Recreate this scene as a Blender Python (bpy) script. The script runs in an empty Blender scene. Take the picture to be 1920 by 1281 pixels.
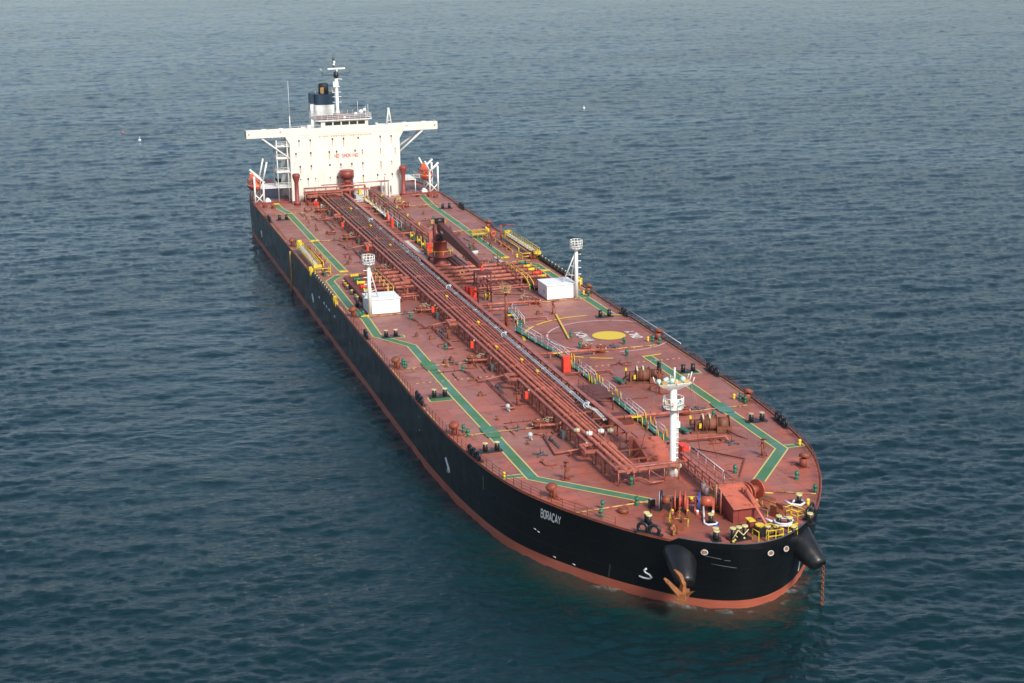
import bpy, math, random
import numpy as np
from mathutils import Vector, Matrix, Euler
S = bpy.context.scene
C = S.collection
R = math.radians
random.seed(7)

# ------------------------------------------------------------------ camera
WL = -7.45                                 # sea level; the main deck is z = 0
cam = bpy.data.objects.new('camera', bpy.data.cameras.new('camera')); C.objects.link(cam)
S.camera = cam
YAW, PIT, ROL = 2.8593311733, 0.2597830971, -0.0159446861
d = Vector((math.cos(YAW)*math.cos(PIT), math.sin(YAW)*math.cos(PIT), -math.sin(PIT)))
r0 = d.cross(Vector((0, 0, 1))).normalized(); u0 = r0.cross(d)
rr = r0*math.cos(ROL)+u0*math.sin(ROL); uu = -r0*math.sin(ROL)+u0*math.cos(ROL)
M = Matrix((rr, uu, -d)).transposed().to_4x4(); M.translation = Vector((219.353, -65.217, 61.709))
cam.matrix_world = M
cam.data.lens = 3058.98/1920*36; cam.data.sensor_width = 36
cam.data.clip_start = 1; cam.data.clip_end = 60000

# ------------------------------------------------------------------ light
SUN_EL, SUN_AZ = R(40), R(14)              # azimuth measured from +x towards +y
W = bpy.data.worlds.new('World'); S.world = W; W.use_nodes = True
nt = W.node_tree; bg = nt.nodes['Background']
sky = nt.nodes.new('ShaderNodeTexSky'); sky.sky_type = 'NISHITA'; sky.sun_disc = False
sky.sun_elevation = SUN_EL; sky.sun_rotation = R(90)-SUN_AZ
sky.air_density = 1.0; sky.dust_density = 1.5; sky.ozone_density = 1.3; sky.altitude = 60
nt.links.new(sky.outputs[0], bg.inputs[0]); bg.inputs[1].default_value = 0.12
sl = bpy.data.lights.new('sun', 'SUN'); sl.energy = 3.6; sl.angle = R(14); sl.color = (1, .94, .84)
so = bpy.data.objects.new('sun', sl); C.objects.link(so)
so.rotation_euler = Vector((math.cos(SUN_AZ)*math.cos(SUN_EL), math.sin(SUN_AZ)*math.cos(SUN_EL), math.sin(SUN_EL))).to_track_quat('Z', 'Y').to_euler()
S.view_settings.view_transform = 'Standard'; S.view_settings.look = 'None'
S.view_settings.exposure = 0.28; S.view_settings.gamma = 1
S.cycles.max_bounces = 5; S.cycles.diffuse_bounces = 3; S.cycles.glossy_bounces = 3
S.cycles.caustics_reflective = False; S.cycles.caustics_refractive = False

# ------------------------------------------------------------------ materials
def newmat(name):
    m = bpy.data.materials.new(name); m.use_nodes = True
    return m, m.node_tree, m.node_tree.nodes['Principled BSDF']
def noise(t, vec, scale, detail=4, rough=.55, dist=0):
    n = t.nodes.new('ShaderNodeTexNoise'); n.inputs['Scale'].default_value = scale
    n.inputs['Detail'].default_value = detail; n.inputs['Roughness'].default_value = rough
    n.inputs['Distortion'].default_value = dist
    if vec is not None: t.links.new(vec, n.inputs['Vector'])
    return n.outputs['Fac']
def ramp(t, fac, stops):
    n = t.nodes.new('ShaderNodeValToRGB'); e = n.color_ramp.elements
    while len(e) < len(stops): e.new(.5)
    for i, (p, c) in enumerate(stops):
        e[i].position = p; e[i].color = c if len(c) == 4 else (*c, 1)
    t.links.new(fac, n.inputs[0]); return n.outputs[0]
def mix(t, fac, a, b, mode='MIX'):
    n = t.nodes.new('ShaderNodeMix'); n.data_type = 'RGBA'; n.blend_type = mode
    for i, v in ((0, fac), (6, a), (7, b)):
        if isinstance(v, (int, float)): n.inputs[i].default_value = v
        elif isinstance(v, tuple): n.inputs[i].default_value = (*v[:3], 1)
        else: t.links.new(v, n.inputs[i])
    return n.outputs[2]
def coord(t, scale=(1, 1, 1), kind='Object'):
    tc = t.nodes.new('ShaderNodeTexCoord'); mp = t.nodes.new('ShaderNodeMapping')
    mp.inputs['Scale'].default_value = scale
    t.links.new(tc.outputs[kind], mp.inputs[0]); return mp.outputs[0]
def geo(t, scale=(1, 1, 1)):
    g = t.nodes.new('ShaderNodeNewGeometry'); mp = t.nodes.new('ShaderNodeMapping')
    mp.inputs['Scale'].default_value = scale
    t.links.new(g.outputs['Position'], mp.inputs[0]); return mp.outputs[0]
def paint(name, col, rough=.5, var=.25, rust=0.0, rustcol=(.16, .045, .018), metal=0.0, sc=1.0, spec=.5):
    m, t, b = newmat(name)
    v = geo(t)
    dk = tuple(c*(1-var) for c in col); lt = tuple(min(1, c*(1+var)) for c in col)
    c = ramp(t, noise(t, v, 1.3*sc, 5), [(.3, dk), (.7, lt)])
    if rust > 0:
        f = ramp(t, noise(t, geo(t, (1, 1, .35)), 1.1*sc, 7, .65), [(.62-rust*.3, (0, 0, 0)), (.72-rust*.25, (1, 1, 1))])
        c = mix(t, f, c, rustcol)
    t.links.new(c, b.inputs['Base Color'])
    b.inputs['Roughness'].default_value = rough; b.inputs['Metallic'].default_value = metal
    b.inputs['Specular IOR Level'].default_value = spec
    return m
MT = {}
MT['pipe'] = paint('pipe_red', (.38, .115, .08), .45, .25, .3, (.22, .07, .04))
MT['winchrust'] = paint('winch_rust', (.20, .065, .035), .65, .35, .5, (.12, .045, .02))
MT['deckred'] = paint('windlass_red', (.44, .085, .045), .4, .2, .15, (.3, .08, .03))
MT['pipedk'] = paint('pipe_dark_red', (.15, .03, .024), .5, .3, .2)
MT['rustred'] = paint('rust_red', (.26, .055, .03), .6, .3, .5, (.2, .07, .025))
MT['crane'] = paint('crane_brown', (.13, .03, .02), .5, .2, .1)
MT['brown'] = paint('vent_brown', (.24, .045, .035), .5, .12, .05)
MT['white'] = paint('white_paint', (.80, .80, .76), .4, .05, .08, (.5, .33, .18))
MT['whitehouse'] = paint('white_locker', (.84, .85, .84), .4, .03, 0)
MT['cream'] = paint('cream_paint', (.50, .44, .29), .5, .2, .2)
MT['yellow'] = paint('yellow_paint', (.72, .52, .04), .5, .2, .2, (.3, .14, .03))
MT['palecap'] = paint('pale_yellow_cap', (.62, .56, .25), .6, .2, .1)
MT['green'] = paint('green_paint', (.025, .15, .09), .5, .3, .1)
MT['mint'] = paint('mint_lamp', (.45, .68, .58), .4, .1)
MT['red'] = paint('signal_red', (.78, .06, .03), .45, .1)
MT['orange'] = paint('lifeboat_orange', (.72, .12, .04), .45, .1)
MT['black'] = paint('black_paint', (.014, .015, .017), .4, .3)
MT['grey'] = paint('grey_metal', (.46, .49, .49), .5, .25, .1)
MT['dkgrey'] = paint('dark_grey', (.08, .09, .10), .5, .3)
MT['blue'] = paint('blue_paint', (.02, .07, .42), .4, .1)
MT['navy'] = paint('funnel_navy', (.012, .04, .075), .4, .15)
MT['soot'] = paint('funnel_soot', (.018, .018, .02), .6, .3)
MT['tan'] = paint('weathered_yellow', (.55, .36, .13), .6, .3, .5, (.3, .1, .05))
MT['anchor'] = paint('rusty_anchor', (.30, .115, .04), .7, .3, .3, (.3, .09, .02))
MT['chain'] = paint('rusty_chain', (.17, .055, .025), .75, .3, .3)
MT['rope'] = paint('white_rope', (.68, .68, .70), .8, .15)
MT['glass'] = paint('dark_glass', (.02, .022, .022), .12, .1)
MT['poopdeck'] = paint('grey_red_deck', (.22, .15, .15), .6, .2)
MT['wire'] = paint('wire_red', (.35, .16, .13), .6, .1)
MT['brownwin'] = paint('hood_red', (.50, .13, .08), .5, .15, .2)

def deck_mat():
    m, t, b = newmat('red_deck_paint')
    v = geo(t)
    big = noise(t, v, .035, 6, .6)
    c = ramp(t, big, [(.32, (.25, .078, .058)), (.50, (.345, .125, .095)), (.66, (.43, .175, .130))])
    # repainted orange-red patches towards the bow
    sep = t.nodes.new('ShaderNodeSeparateXYZ'); t.links.new(v, sep.inputs[0])
    mr = t.nodes.new('ShaderNodeMapRange'); mr.inputs[1].default_value = -30; mr.inputs[2].default_value = 60
    mr.inputs[3].default_value = 0; mr.inputs[4].default_value = .8; t.links.new(sep.outputs[0], mr.inputs[0])
    p = ramp(t, noise(t, v, .09, 7, .68, .6), [(.46, (0, 0, 0)), (.56, (1, 1, 1))])
    mm = t.nodes.new('ShaderNodeMath'); mm.operation = 'MULTIPLY'; t.links.new(p, mm.inputs[0]); t.links.new(mr.outputs[0], mm.inputs[1])
    c = mix(t, mm.outputs[0], c, (.52, .135, .08))
    # greyish worn patches
    g = ramp(t, noise(t, geo(t, (.4, 1, 1)), .16, 8, .7), [(.50, (0, 0, 0)), (.66, (.6, .6, .6))])
    c = mix(t, g, c, (.28, .165, .135))
    # rust brown stains
    s = ramp(t, noise(t, v, .33, 8, .72, .4), [(.53, (0, 0, 0)), (.68, (.8, .8, .8))])
    c = mix(t, s, c, (.20, .058, .036))
    s2 = ramp(t, noise(t, v, 1.7, 5, .7), [(.57, (0, 0, 0)), (.70, (.7, .7, .7))])
    c = mix(t, s2, c, (.17, .055, .035))
    # the dirty strip along the pipe track
    ab = t.nodes.new('ShaderNodeMath'); ab.operation = 'ADD'; ab.inputs[1].default_value = 4; t.links.new(sep.outputs[1], ab.inputs[0])
    ab2 = t.nodes.new('ShaderNodeMath'); ab2.operation = 'ABSOLUTE'; t.links.new(ab.outputs[0], ab2.inputs[0])
    m3 = t.nodes.new('ShaderNodeMapRange'); m3.inputs[1].default_value = 3; m3.inputs[2].default_value = 8.5
    m3.inputs[3].default_value = .75; m3.inputs[4].default_value = 0; t.links.new(ab2.outputs[0], m3.inputs[0])
    n4 = ramp(t, noise(t, v, .25, 6, .6), [(.35, (.3, .3, .3)), (.6, (1, 1, 1))])
    m4 = t.nodes.new('ShaderNodeMath'); m4.operation = 'MULTIPLY'; t.links.new(m3.outputs[0], m4.inputs[0]); t.links.new(n4, m4.inputs[1])
    c = mix(t, m4.outputs[0], c, (.235, .068, .045))
    # plate seams
    w = t.nodes.new('ShaderNodeTexBrick'); w.inputs['Scale'].default_value = 1
    w.inputs['Brick Width'].default_value = 12; w.inputs['Row Height'].default_value = 2.6
    w.inputs['Mortar Size'].default_value = .05; w.inputs['Mortar Smooth'].default_value = .3
    w.inputs['Color1'].default_value = (1, 1, 1, 1); w.inputs['Color2'].default_value = (.84, .86, .88, 1); w.inputs['Mortar'].default_value = (.6, .57, .57, 1)
    rot = t.nodes.new('ShaderNodeMapping'); rot.inputs['Rotation'].default_value = (0, 0, R(90)); t.links.new(v, rot.inputs[0])
    t.links.new(rot.outputs[0], w.inputs['Vector'])
    c = mix(t, 1.0, c, w.outputs[0], 'MULTIPLY')
    t.links.new(c, b.inputs['Base Color'])
    rg = ramp(t, noise(t, v, .4, 5), [(.3, (.38, .38, .38)), (.7, (.62, .62, .62))])
    t.links.new(rg, b.inputs['Roughness']); b.inputs['Specular IOR Level'].default_value = .45
    bp = t.nodes.new('ShaderNodeBump'); bp.inputs['Strength'].default_value = .25; bp.inputs['Distance'].default_value = .03
    t.links.new(noise(t, v, .6, 5), bp.inputs['Height']); t.links.new(bp.outputs[0], b.inputs['Normal'])
    return m
MT['deck'] = deck_mat()
def walk_mat():
    m, t, b = newmat('green_walkway_paint'); v = geo(t)
    c = ramp(t, noise(t, v, .22, 7, .65), [(.36, (.06, .17, .05)), (.5, (.06, .19, .10)), (.64, (.09, .23, .19))])
    s = ramp(t, noise(t, v, .8, 7, .7), [(.50, (0, 0, 0)), (.66, (.75, .75, .75))])
    c = mix(t, s, c, (.16, .17, .11))
    t.links.new(c, b.inputs['Base Color']); b.inputs['Roughness'].default_value = .55
    return m
MT['walk'] = walk_mat()
def worn(name, col, under=(.36, .13, .11), amt=.5, rough=.6):
    m, t, b = newmat(name); v = geo(t)
    f = ramp(t, noise(t, v, 1.2, 7, .75), [(amt, (0, 0, 0)), (amt+.12, (1, 1, 1))])
    c = mix(t, f, col, under)
    t.links.new(c, b.inputs['Base Color']); b.inputs['Roughness'].default_value = rough
    return m
MT['line'] = worn('pale_yellow_line', (.62, .50, .17), amt=.62)
MT['fadedline'] = worn('faded_tan_line', (.55, .33, .15), amt=.55)
MT['whiteline'] = worn('faded_white_line', (.64, .46, .44), amt=.6)
MT['discyellow'] = worn('winch_circle_yellow', (.70, .50, .05), (.45, .25, .06), amt=.66)
MT['letterwhite'] = worn('white_lettering', (.70, .66, .60), amt=.62)
MT['hullwhite'] = paint('hull_white_mark', (.78, .78, .76), .5, .05)
MT['signred'] = worn('faded_red_lettering', (.55, .13, .10), (.74, .60, .52), amt=.62)
def hull_mat():
    m, t, b = newmat('black_hull_paint'); v = geo(t)
    c = ramp(t, noise(t, v, .12, 5), [(.3, (.003, .004, .005)), (.7, (.006, .008, .010))])
    s = ramp(t, noise(t, geo(t, (.9, .9, .06)), 1.0, 7, .65), [(.63, (0, 0, 0)), (.75, (.5, .5, .5))])
    c = mix(t, s, c, (.022, .021, .02))
    s = ramp(t, noise(t, v, 1.4, 8, .7), [(.68, (0, 0, 0)), (.73, (.6, .6, .6))])
    c = mix(t, s, c, (.07, .045, .035))
    t.links.new(c, b.inputs['Base Color'])
    rg = ramp(t, noise(t, v, .5, 5), [(.3, (.26, .26, .26)), (.7, (.42, .42, .42))])
    t.links.new(rg, b.inputs['Roughness']); b.inputs['Specular IOR Level'].default_value = .22
    bp = t.nodes.new('ShaderNodeBump'); bp.inputs['Strength'].default_value = .5; bp.inputs['Distance'].default_value = .06
    sx = t.nodes.new('ShaderNodeSeparateXYZ'); t.links.new(v, sx.inputs[0]); cb = t.nodes.new('ShaderNodeCombineXYZ'); t.links.new(sx.outputs[0], cb.inputs[0]); t.links.new(sx.outputs[2], cb.inputs[1])
    w = t.nodes.new('ShaderNodeTexBrick'); w.inputs['Scale'].default_value = 1; w.inputs['Brick Width'].default_value = 9; w.inputs['Row Height'].default_value = 2.4
    w.inputs['Mortar Size'].default_value = .05; w.inputs['Mortar Smooth'].default_value = .6; w.inputs['Color1'].default_value = (.5, .5, .5, 1); w.inputs['Color2'].default_value = (.5, .5, .5, 1); w.inputs['Mortar'].default_value = (0, 0, 0, 1)
    t.links.new(cb.outputs[0], w.inputs['Vector'])
    sm = t.nodes.new('ShaderNodeMath'); sm.operation = 'ADD'; t.links.new(noise(t, v, .45, 3), sm.inputs[0]); t.links.new(w.outputs[0], sm.inputs[1]); t.links.new(sm.outputs[0], bp.inputs['Height']); t.links.new(bp.outputs[0], b.inputs['Normal'])
    return m
MT['hull'] = hull_mat()
MT['pod'] = paint('black_pod_paint', (.010, .011, .013), .36, .35, .15, (.05, .04, .03))
def boot_mat():
    m, t, b = newmat('boot_topping_red'); v = geo(t)
    c = ramp(t, noise(t, geo(t, (.5, .5, 2)), .5, 6), [(.3, (.44, .10, .055)), (.7, (.58, .16, .10))])
    sep = t.nodes.new('ShaderNodeSeparateXYZ'); t.links.new(v, sep.inputs[0])
    t.links.new(c, b.inputs['Base Color']); b.inputs['Roughness'].default_value = .5
    return m
MT['boot'] = boot_mat()
def house_mat():
    m, t, b = newmat('deckhouse_white'); v = geo(t)
    c = ramp(t, noise(t, v, .25, 5), [(.3, (.70, .69, .62)), (.7, (.78, .77, .70))])
    f = ramp(t, noise(t, geo(t, (1.2, 1.2, .10)), .9, 7, .68), [(.57, (0, 0, 0)), (.74, (.7, .7, .7))])
    c = mix(t, f, c, (.72, .55, .36))
    f = ramp(t, noise(t, geo(t, (1.6, 1.6, .2)), 1.5, 7, .7), [(.66, (0, 0, 0)), (.74, (.8, .8, .8))])
    c = mix(t, f, c, (.50, .30, .15))
    t.links.new(c, b.inputs['Base Color']); b.inputs['Roughness'].default_value = .5
    return m
MT['house'] = house_mat()
def streak_mat():
    m, t, b = newmat('rust_run'); v = geo(t)
    c = ramp(t, noise(t, geo(t, (3, 3, .4)), 1.5, 5), [(.35, (.66, .46, .26)), (.65, (.52, .27, .11))])
    t.links.new(c, b.inputs['Base Color']); b.inputs['Roughness'].default_value = .7
    return m
MT['streak'] = streak_mat()
MT['hullstreak'] = paint('hull_stain', (.06, .055, .05), .6, .3, .4, (.10, .07, .05))
MT['rubbing'] = paint('tan_guide', (.26, .21, .10), .6, .3, .3)

# ------------------------------------------------------------------ mesh builder
class MB:
    def __init__(s): s.v = []; s.f = []; s.m = []; s.sm = []
    def add(s, vs, fs, m=0, smooth=False):
        o = len(s.v); s.v += [tuple(p) for p in vs]
        for f in fs: s.f.append(tuple(i+o for i in f)); s.m.append(m); s.sm.append(smooth)
        return s
    def box(s, c, size, rz=0, m=0, tilt=None):
        cx, cy, cz = c; a, b, h = (x/2 for x in size)
        P = [Vector((x*a, y*b, z*h)) for z in (-1, 1) for y in (-1, 1) for x in (-1, 1)]
        Q = Matrix.Rotation(rz, 3, 'Z')
        if tilt: Q = Q @ Matrix.Rotation(tilt, 3, 'Y')
        P = [Q @ p+Vector(c) for p in P]
        return s.add(P, [(0, 2, 3, 1), (4, 5, 7, 6), (0, 1, 5, 4), (2, 6, 7, 3), (0, 4, 6, 2), (1, 3, 7, 5)], m)
    def bx(s, x0, x1, y0, y1, z0, z1, m=0): return s.box(((x0+x1)/2, (y0+y1)/2, (z0+z1)/2), (x1-x0, y1-y0, z1-z0), 0, m)
    def ring(s, c, ax, r, n):
        ax = Vector(ax).normalized(); t = Vector((0, 0, 1)) if abs(ax.z) < .9 else Vector((1, 0, 0))
        a = ax.cross(t).normalized(); b = ax.cross(a)
        return [Vector(c)+a*(r*math.cos(2*math.pi*i/n))+b*(r*math.sin(2*math.pi*i/n)) for i in range(n)]
    def loft(s, rings, m=0, cap=True, smooth=True, closed=False):
        n = len(rings[0]); vs = [p for q in rings for p in q]; fs = []
        K = len(rings)
        for k in range(K if closed else K-1):
            for i in range(n):
                j = (i+1) % n; a = k*n; b = ((k+1) % K)*n
                fs.append((a+i, a+j, b+j, b+i))
        s.add(vs, fs, m, smooth)
        if cap and not closed:
            o = len(s.v)-len(vs)
            s.f.append(tuple(o+i for i in range(n))[::-1]); s.m.append(m); s.sm.append(False)
            s.f.append(tuple(o+(K-1)*n+i for i in range(n))); s.m.append(m); s.sm.append(False)
        return s
    def cyl(s, p0, p1, r0, r1=None, n=10, m=0, cap=True):
        ax = Vector(p1)-Vector(p0); r1 = r0 if r1 is None else r1
        return s.loft([s.ring(p0, ax, r0, n), s.ring(p1, ax, r1, n)], m, cap)
    def tube(s, pts, r, n=6, m=0):
        P = [Vector(p) for p in pts]; rings = []; prev = None
        for i, p in enumerate(P):
            if i == 0: ax = P[1]-P[0]
            elif i == len(P)-1: ax = P[-1]-P[-2]
            else: ax = (P[i]-P[i-1]).normalized()+(P[i+1]-P[i]).normalized()
            ax.normalize()
            if prev is None:
                t = Vector((0, 0, 1)) if abs(ax.z) < .9 else Vector((1, 0, 0)); a = ax.cross(t).normalized()
            else:
                a = prev-ax*prev.dot(ax); a.normalize()
            prev = a; b = ax.cross(a); k = 1.0
            if 0 < i < len(P)-1:
                cs = (P[i]-P[i-1]).normalized().dot(ax); k = min(1.6, 1/max(cs, .3))
            rings.append([p+(a*math.cos(2*math.pi*q/n)+b*math.sin(2*math.pi*q/n))*r*k for q in range(n)])
        return s.loft(rings, m)
    def lathe(s, c, prof, n=14, m=0, ax=(0, 0, 1)):
        ax = Vector(ax).normalized()
        return s.loft([s.ring(Vector(c)+ax*z, ax, max(r, .001), n) for r, z in prof], m)
    def ball(s, c, r, n=8, m=0, sz=1.0):
        return s.lathe(c, [(r*math.sin(math.pi*k/6), -r*sz*math.cos(math.pi*k/6)) for k in range(7)], n, m)
    def torus(s, c, Rr, r, ax=(0, 0, 1), n=14, k=6, m=0, sx=1.0):
        ax = Vector(ax).normalized(); t = Vector((0, 0, 1)) if abs(ax.z) < .9 else Vector((1, 0, 0))
        a = ax.cross(t).normalized(); b = ax.cross(a); rings = []
        for i in range(n):
            th = 2*math.pi*i/n; o = a*math.cos(th)*sx+b*math.sin(th)
            rings.append([Vector(c)+o*Rr+(o*math.cos(2*math.pi*j/k)+ax*math.sin(2*math.pi*j/k))*r for j in range(k)])
        return s.loft(rings, m, closed=True)
    def prism(s, pts, z0, z1, m=0):
        n = len(pts); vs = [(x, y, z0) for x, y in pts]+[(x, y, z1) for x, y in pts]
        fs = [tuple(range(n))[::-1], tuple(range(n, 2*n))]+[(i, (i+1) % n, n+(i+1) % n, n+i) for i in range(n)]
        return s.add(vs, fs, m)
    def sheet(s, pts, z, m=0): return s.add([(x, y, z) for x, y in pts], [tuple(range(len(pts)))], m)
    def strip(s, path, off0, off1, z, m=0):
        P = [Vector(p) for p in path]; L = []; Q = []
        for i in range(len(P)):
            if i == 0: t = (P[1]-P[0]).normalized(); k = 1
            elif i == len(P)-1: t = (P[-1]-P[-2]).normalized(); k = 1
            else:
                a = (P[i]-P[i-1]).normalized(); b = (P[i+1]-P[i]).normalized(); t = (a+b).normalized(); k = 1/max(.4, t.dot(a))
            nrm = Vector((-t.y, t.x))
            L.append((*(P[i]+nrm*off0*k), z)); Q.append((*(P[i]+nrm*off1*k), z))
        n = len(P); return s.add(L+Q, [(i, i+1, n+i+1, n+i) for i in range(n-1)], m)
    def build(s, name, mats, parent=None, loc=(0, 0, 0), rz=0, label=None):
        me = bpy.data.meshes.new(name); me.from_pydata(s.v, [], s.f)
        if isinstance(mats, str): mats = [mats]
        for k in mats: me.materials.append(MT[k])
        me.polygons.foreach_set('material_index', s.m); me.polygons.foreach_set('use_smooth', s.sm)
        me.update()
        o = bpy.data.objects.new(name, me); C.objects.link(o)
        put(o, parent, loc, rz)
        if label: o['label'] = label
        return o
def put(o, parent, loc, rz=0):
    if parent is not None:
        o.parent = parent
        if parent == SHIP: loc = Vector(loc)-SHIP.location
    o.location = loc; o.rotation_euler = (0, 0, rz)
def dup(o, loc, rz=None, parent='same', label=None):
    c = o.copy(); C.objects.link(c)
    if parent != 'same': c.parent = parent
    c.location = (Vector(loc)-SHIP.location) if c.parent == SHIP else loc
    if rz is not None: c.rotation_euler = (0, 0, rz)
    for ch in list(o.children):
        k = ch.copy(); C.objects.link(k); k.parent = c
    if label: c['label'] = label
    return c
def tag(o, label, cat, group=None):
    o['label'] = label; o['category'] = cat
    if group: o['group'] = group
    return o
SHIP = None
SHIP = bpy.data.objects.new('oil_tanker', None); C.objects.link(SHIP); SHIP.location = (0, 0, -12)
SHIP.empty_display_size = 5
tag(SHIP, 'long black-hulled oil tanker with a red deck and white deckhouse at anchor', 'ship')

# ------------------------------------------------------------------ hull form
OUT = [(-166, 0), (-166, 6), (-165.6, 12.4), (-162, 16.2), (-151.4, 19.3), (-142, 20.7), (-133, 21), (-100, 21), (-50, 21), (0, 21), (26, 21),
       (36, 20.65), (42, 20.25), (48, 19.65), (53, 18.9), (58, 17.75), (63, 15.9), (67, 14.0), (70, 12.35), (72.7, 10.7), (75, 9.0),
       (77, 7.35), (78.7, 5.6), (80, 3.8), (80.9, 1.9), (81.2, 0)]
def cr(P, n):
    out = []
    for i in range(len(P)-1):
        p0 = P[max(i-1, 0)]; p1 = P[i]; p2 = P[i+1]; p3 = P[min(i+2, len(P)-1)]
        for k in range(n):
            t = k/n
            out.append(tuple(.5*((2*p1[a])+(-p0[a]+p2[a])*t+(2*p0[a]-5*p1[a]+4*p2[a]-p3[a])*t*t+(-p0[a]+3*p1[a]-3*p2[a]+p3[a])*t**3) for a in (0, 1)))
    return out+[P[-1]]
HALF = [OUT[0], OUT[1]]+cr(OUT[2:7], 4)[:-1]+OUT[6:10]+cr(OUT[10:]+[(80.9, -1.9)], 5)[:-5]
HALF = [(x, max(y, 0)) for x, y in HALF]; HALF[-1] = (81.2, 0)
def sst(a, b, x): t = min(1, max(0, (x-a)/(b-a))); return t*t*(3-2*t)
def hp(x, y, z):
    t = -z/7.2
    x2 = x-2.4*t*sst(48, 78, x)+9*max(0, t-.2)*sst(-146, -166, x)
    k = 1-.10*max(0, t-.5)*sst(-135, -166, x)
    return (x2, y*k, z)
def hb(x):
    for (x0, y0), (x1, y1) in zip(HALF, HALF[1:]):
        if x0 <= x <= x1 and x1 > x0: return y0+(y1-y0)*(x-x0)/(x1-x0)
    return 0
LOOP = [(x, -y) for x, y in HALF]+[(x, y) for x, y in HALF[::-1][1:-1]]     # stern, starboard, bow, port
def hullband(zs, name, mat, label=None):
    b = MB(); b.loft([[hp(x, y, z) for x, y in LOOP] for z in zs], 0, cap=False)
    return b.build(name, mat, SHIP, label=label)
hullband([0, -.8, -1.8, -3, -4.2, -5.4, -6.35], 'hull', 'hull')
hullband([-6.35, -7.2, -9, -11.9], 'boot_topping', 'boot')
b = MB(); b.sheet(LOOP[::-1] if False else LOOP, 0); b.build('main_deck', 'deck', SHIP)
# deck edge bar and faded edge line
side = [p for p in HALF if p[0] > -165.9]
b = MB()
for sg in (-1, 1):
    P = [(x, sg*(y-.03)) for x, y in side]
    vs = []
    for x, y in P: vs += [(x, y-sg*.02, .0), (x, y-sg*.02, .2), (x, y-sg*.14, .2), (x, y-sg*.14, .0)]
    b.add(vs, [(4*i+k, 4*i+4+k, 4*i+4+(k+1) % 4, 4*i+(k+1) % 4) for i in range(len(P)-1) for k in range(4)])
b.build('gunwale_bar', 'rustred', SHIP)
b = MB()
for sg in (-1, 1):
    for x0, x1 in ((-128, -90), (-84, -66), (-34, -28), (-9, -1), (5, 16), (19.5, 25), (26, 34), (-120, -112)):
        b.strip([(x0, sg*20.55), (x1, sg*20.55)], -.09, .09, .02)
b.build('deck_edge_line', 'fadedline', SHIP)

# ------------------------------------------------------------------ bow bulwark
bul = [(x, -y) for x, y in HALF if x > 76.6]; bul = bul+[(x, y) for x, y in bul[::-1][1:] for y in (-y,)]
b = MB(); n = len(bul); vs = []
cx0 = 70
for i, (x, y) in enumerate(bul):
    dd = Vector((x-cx0, y)).normalized(); h = .55*sst(0, 2, min(i, n-1-i))
    o = (x+.0*dd.x, y); q = (x-.22*dd.x, y-.22*dd.y)
    vs += [(o[0], o[1], 0), (o[0]+.03*dd.x, o[1]+.03*dd.y, h), (q[0], q[1], h), (q[0], q[1], .01)]
fs = []; mm = []
for i in range(n-1):
    for k in range(3):
        b.add([vs[4*i+k], vs[4*i+4+k], vs[4*i+5+k], vs[4*i+1+k]], [(0, 1, 2, 3)], (0, 1, 2)[k])
b.build('bulwark', ['hull', 'dkgrey', 'poopdeck'], SHIP)
# bow chock openings with pale lips under the bulwark
for (y, z) in ((1.36, -.75), (3.3, -.75), (-5.0, -.55)):
    x = 81.15-.06*y*y if abs(y) < 4 else 79.2
    b = MB(); nx = (1, .12*y, .25)
    b.torus((x, y, z), .24, .06, nx, 14, 6, 0, 1.3)
    b.cyl((x-.25, y, z), (x+.03, y, z), .22, n=12, m=1)
    b.build('chock_opening', ['grey', 'anchor'], SHIP)

# ------------------------------------------------------------------ rails
def rail_path(sg, xs, inset=.35):
    return [(x, sg*(hb(x)-inset), 0) for x in xs]
def railing(path, h=1.05, rows=3, r=.03, step=2.0, mb=None, m=0, pr=.035):
    b = mb or MB(); P = [Vector(p) for p in path]
    for k in range(rows): b.tube([p+Vector((0, 0, h*(k+1)/rows)) for p in P], r, 4, m)
    for a, c in zip(P, P[1:]):
        nn = max(1, round((c-a).length/step))
        for i in range(nn): q = a.lerp(c, i/nn); b.cyl(q, q+Vector((0, 0, h)), pr, n=4, m=m, cap=False)
    b.cyl(P[-1], P[-1]+Vector((0, 0, h)), pr, n=4, m=m, cap=False)
    return b
for sg in (-1, 1):
    for x0, x1 in ((-160, -136), (-131, -116), (-110, -88), (-54, -38) if False else (-30, -27), (-24, -15.5), (-10.5, 18.8), (24.5, 42.8), (47.6, 71)):
        nn = max(2, int((x1-x0)/3)); P = rail_path(sg, [x0+(x1-x0)*i/nn for i in range(nn+1)])
        railing(P).build('guard_rail', 'rustred', SHIP)
# rope hung along the port rail
b = MB(); b.tube([(-11.5, 20.75, 1.12), (-4, 20.8, 1.1), (4, 20.8, 1.1), (9.6, 20.75, 1.12)], .055, 5)
b.build('rail_hose', 'rope', SHIP, label='white hose strung along the port rail')

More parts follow.
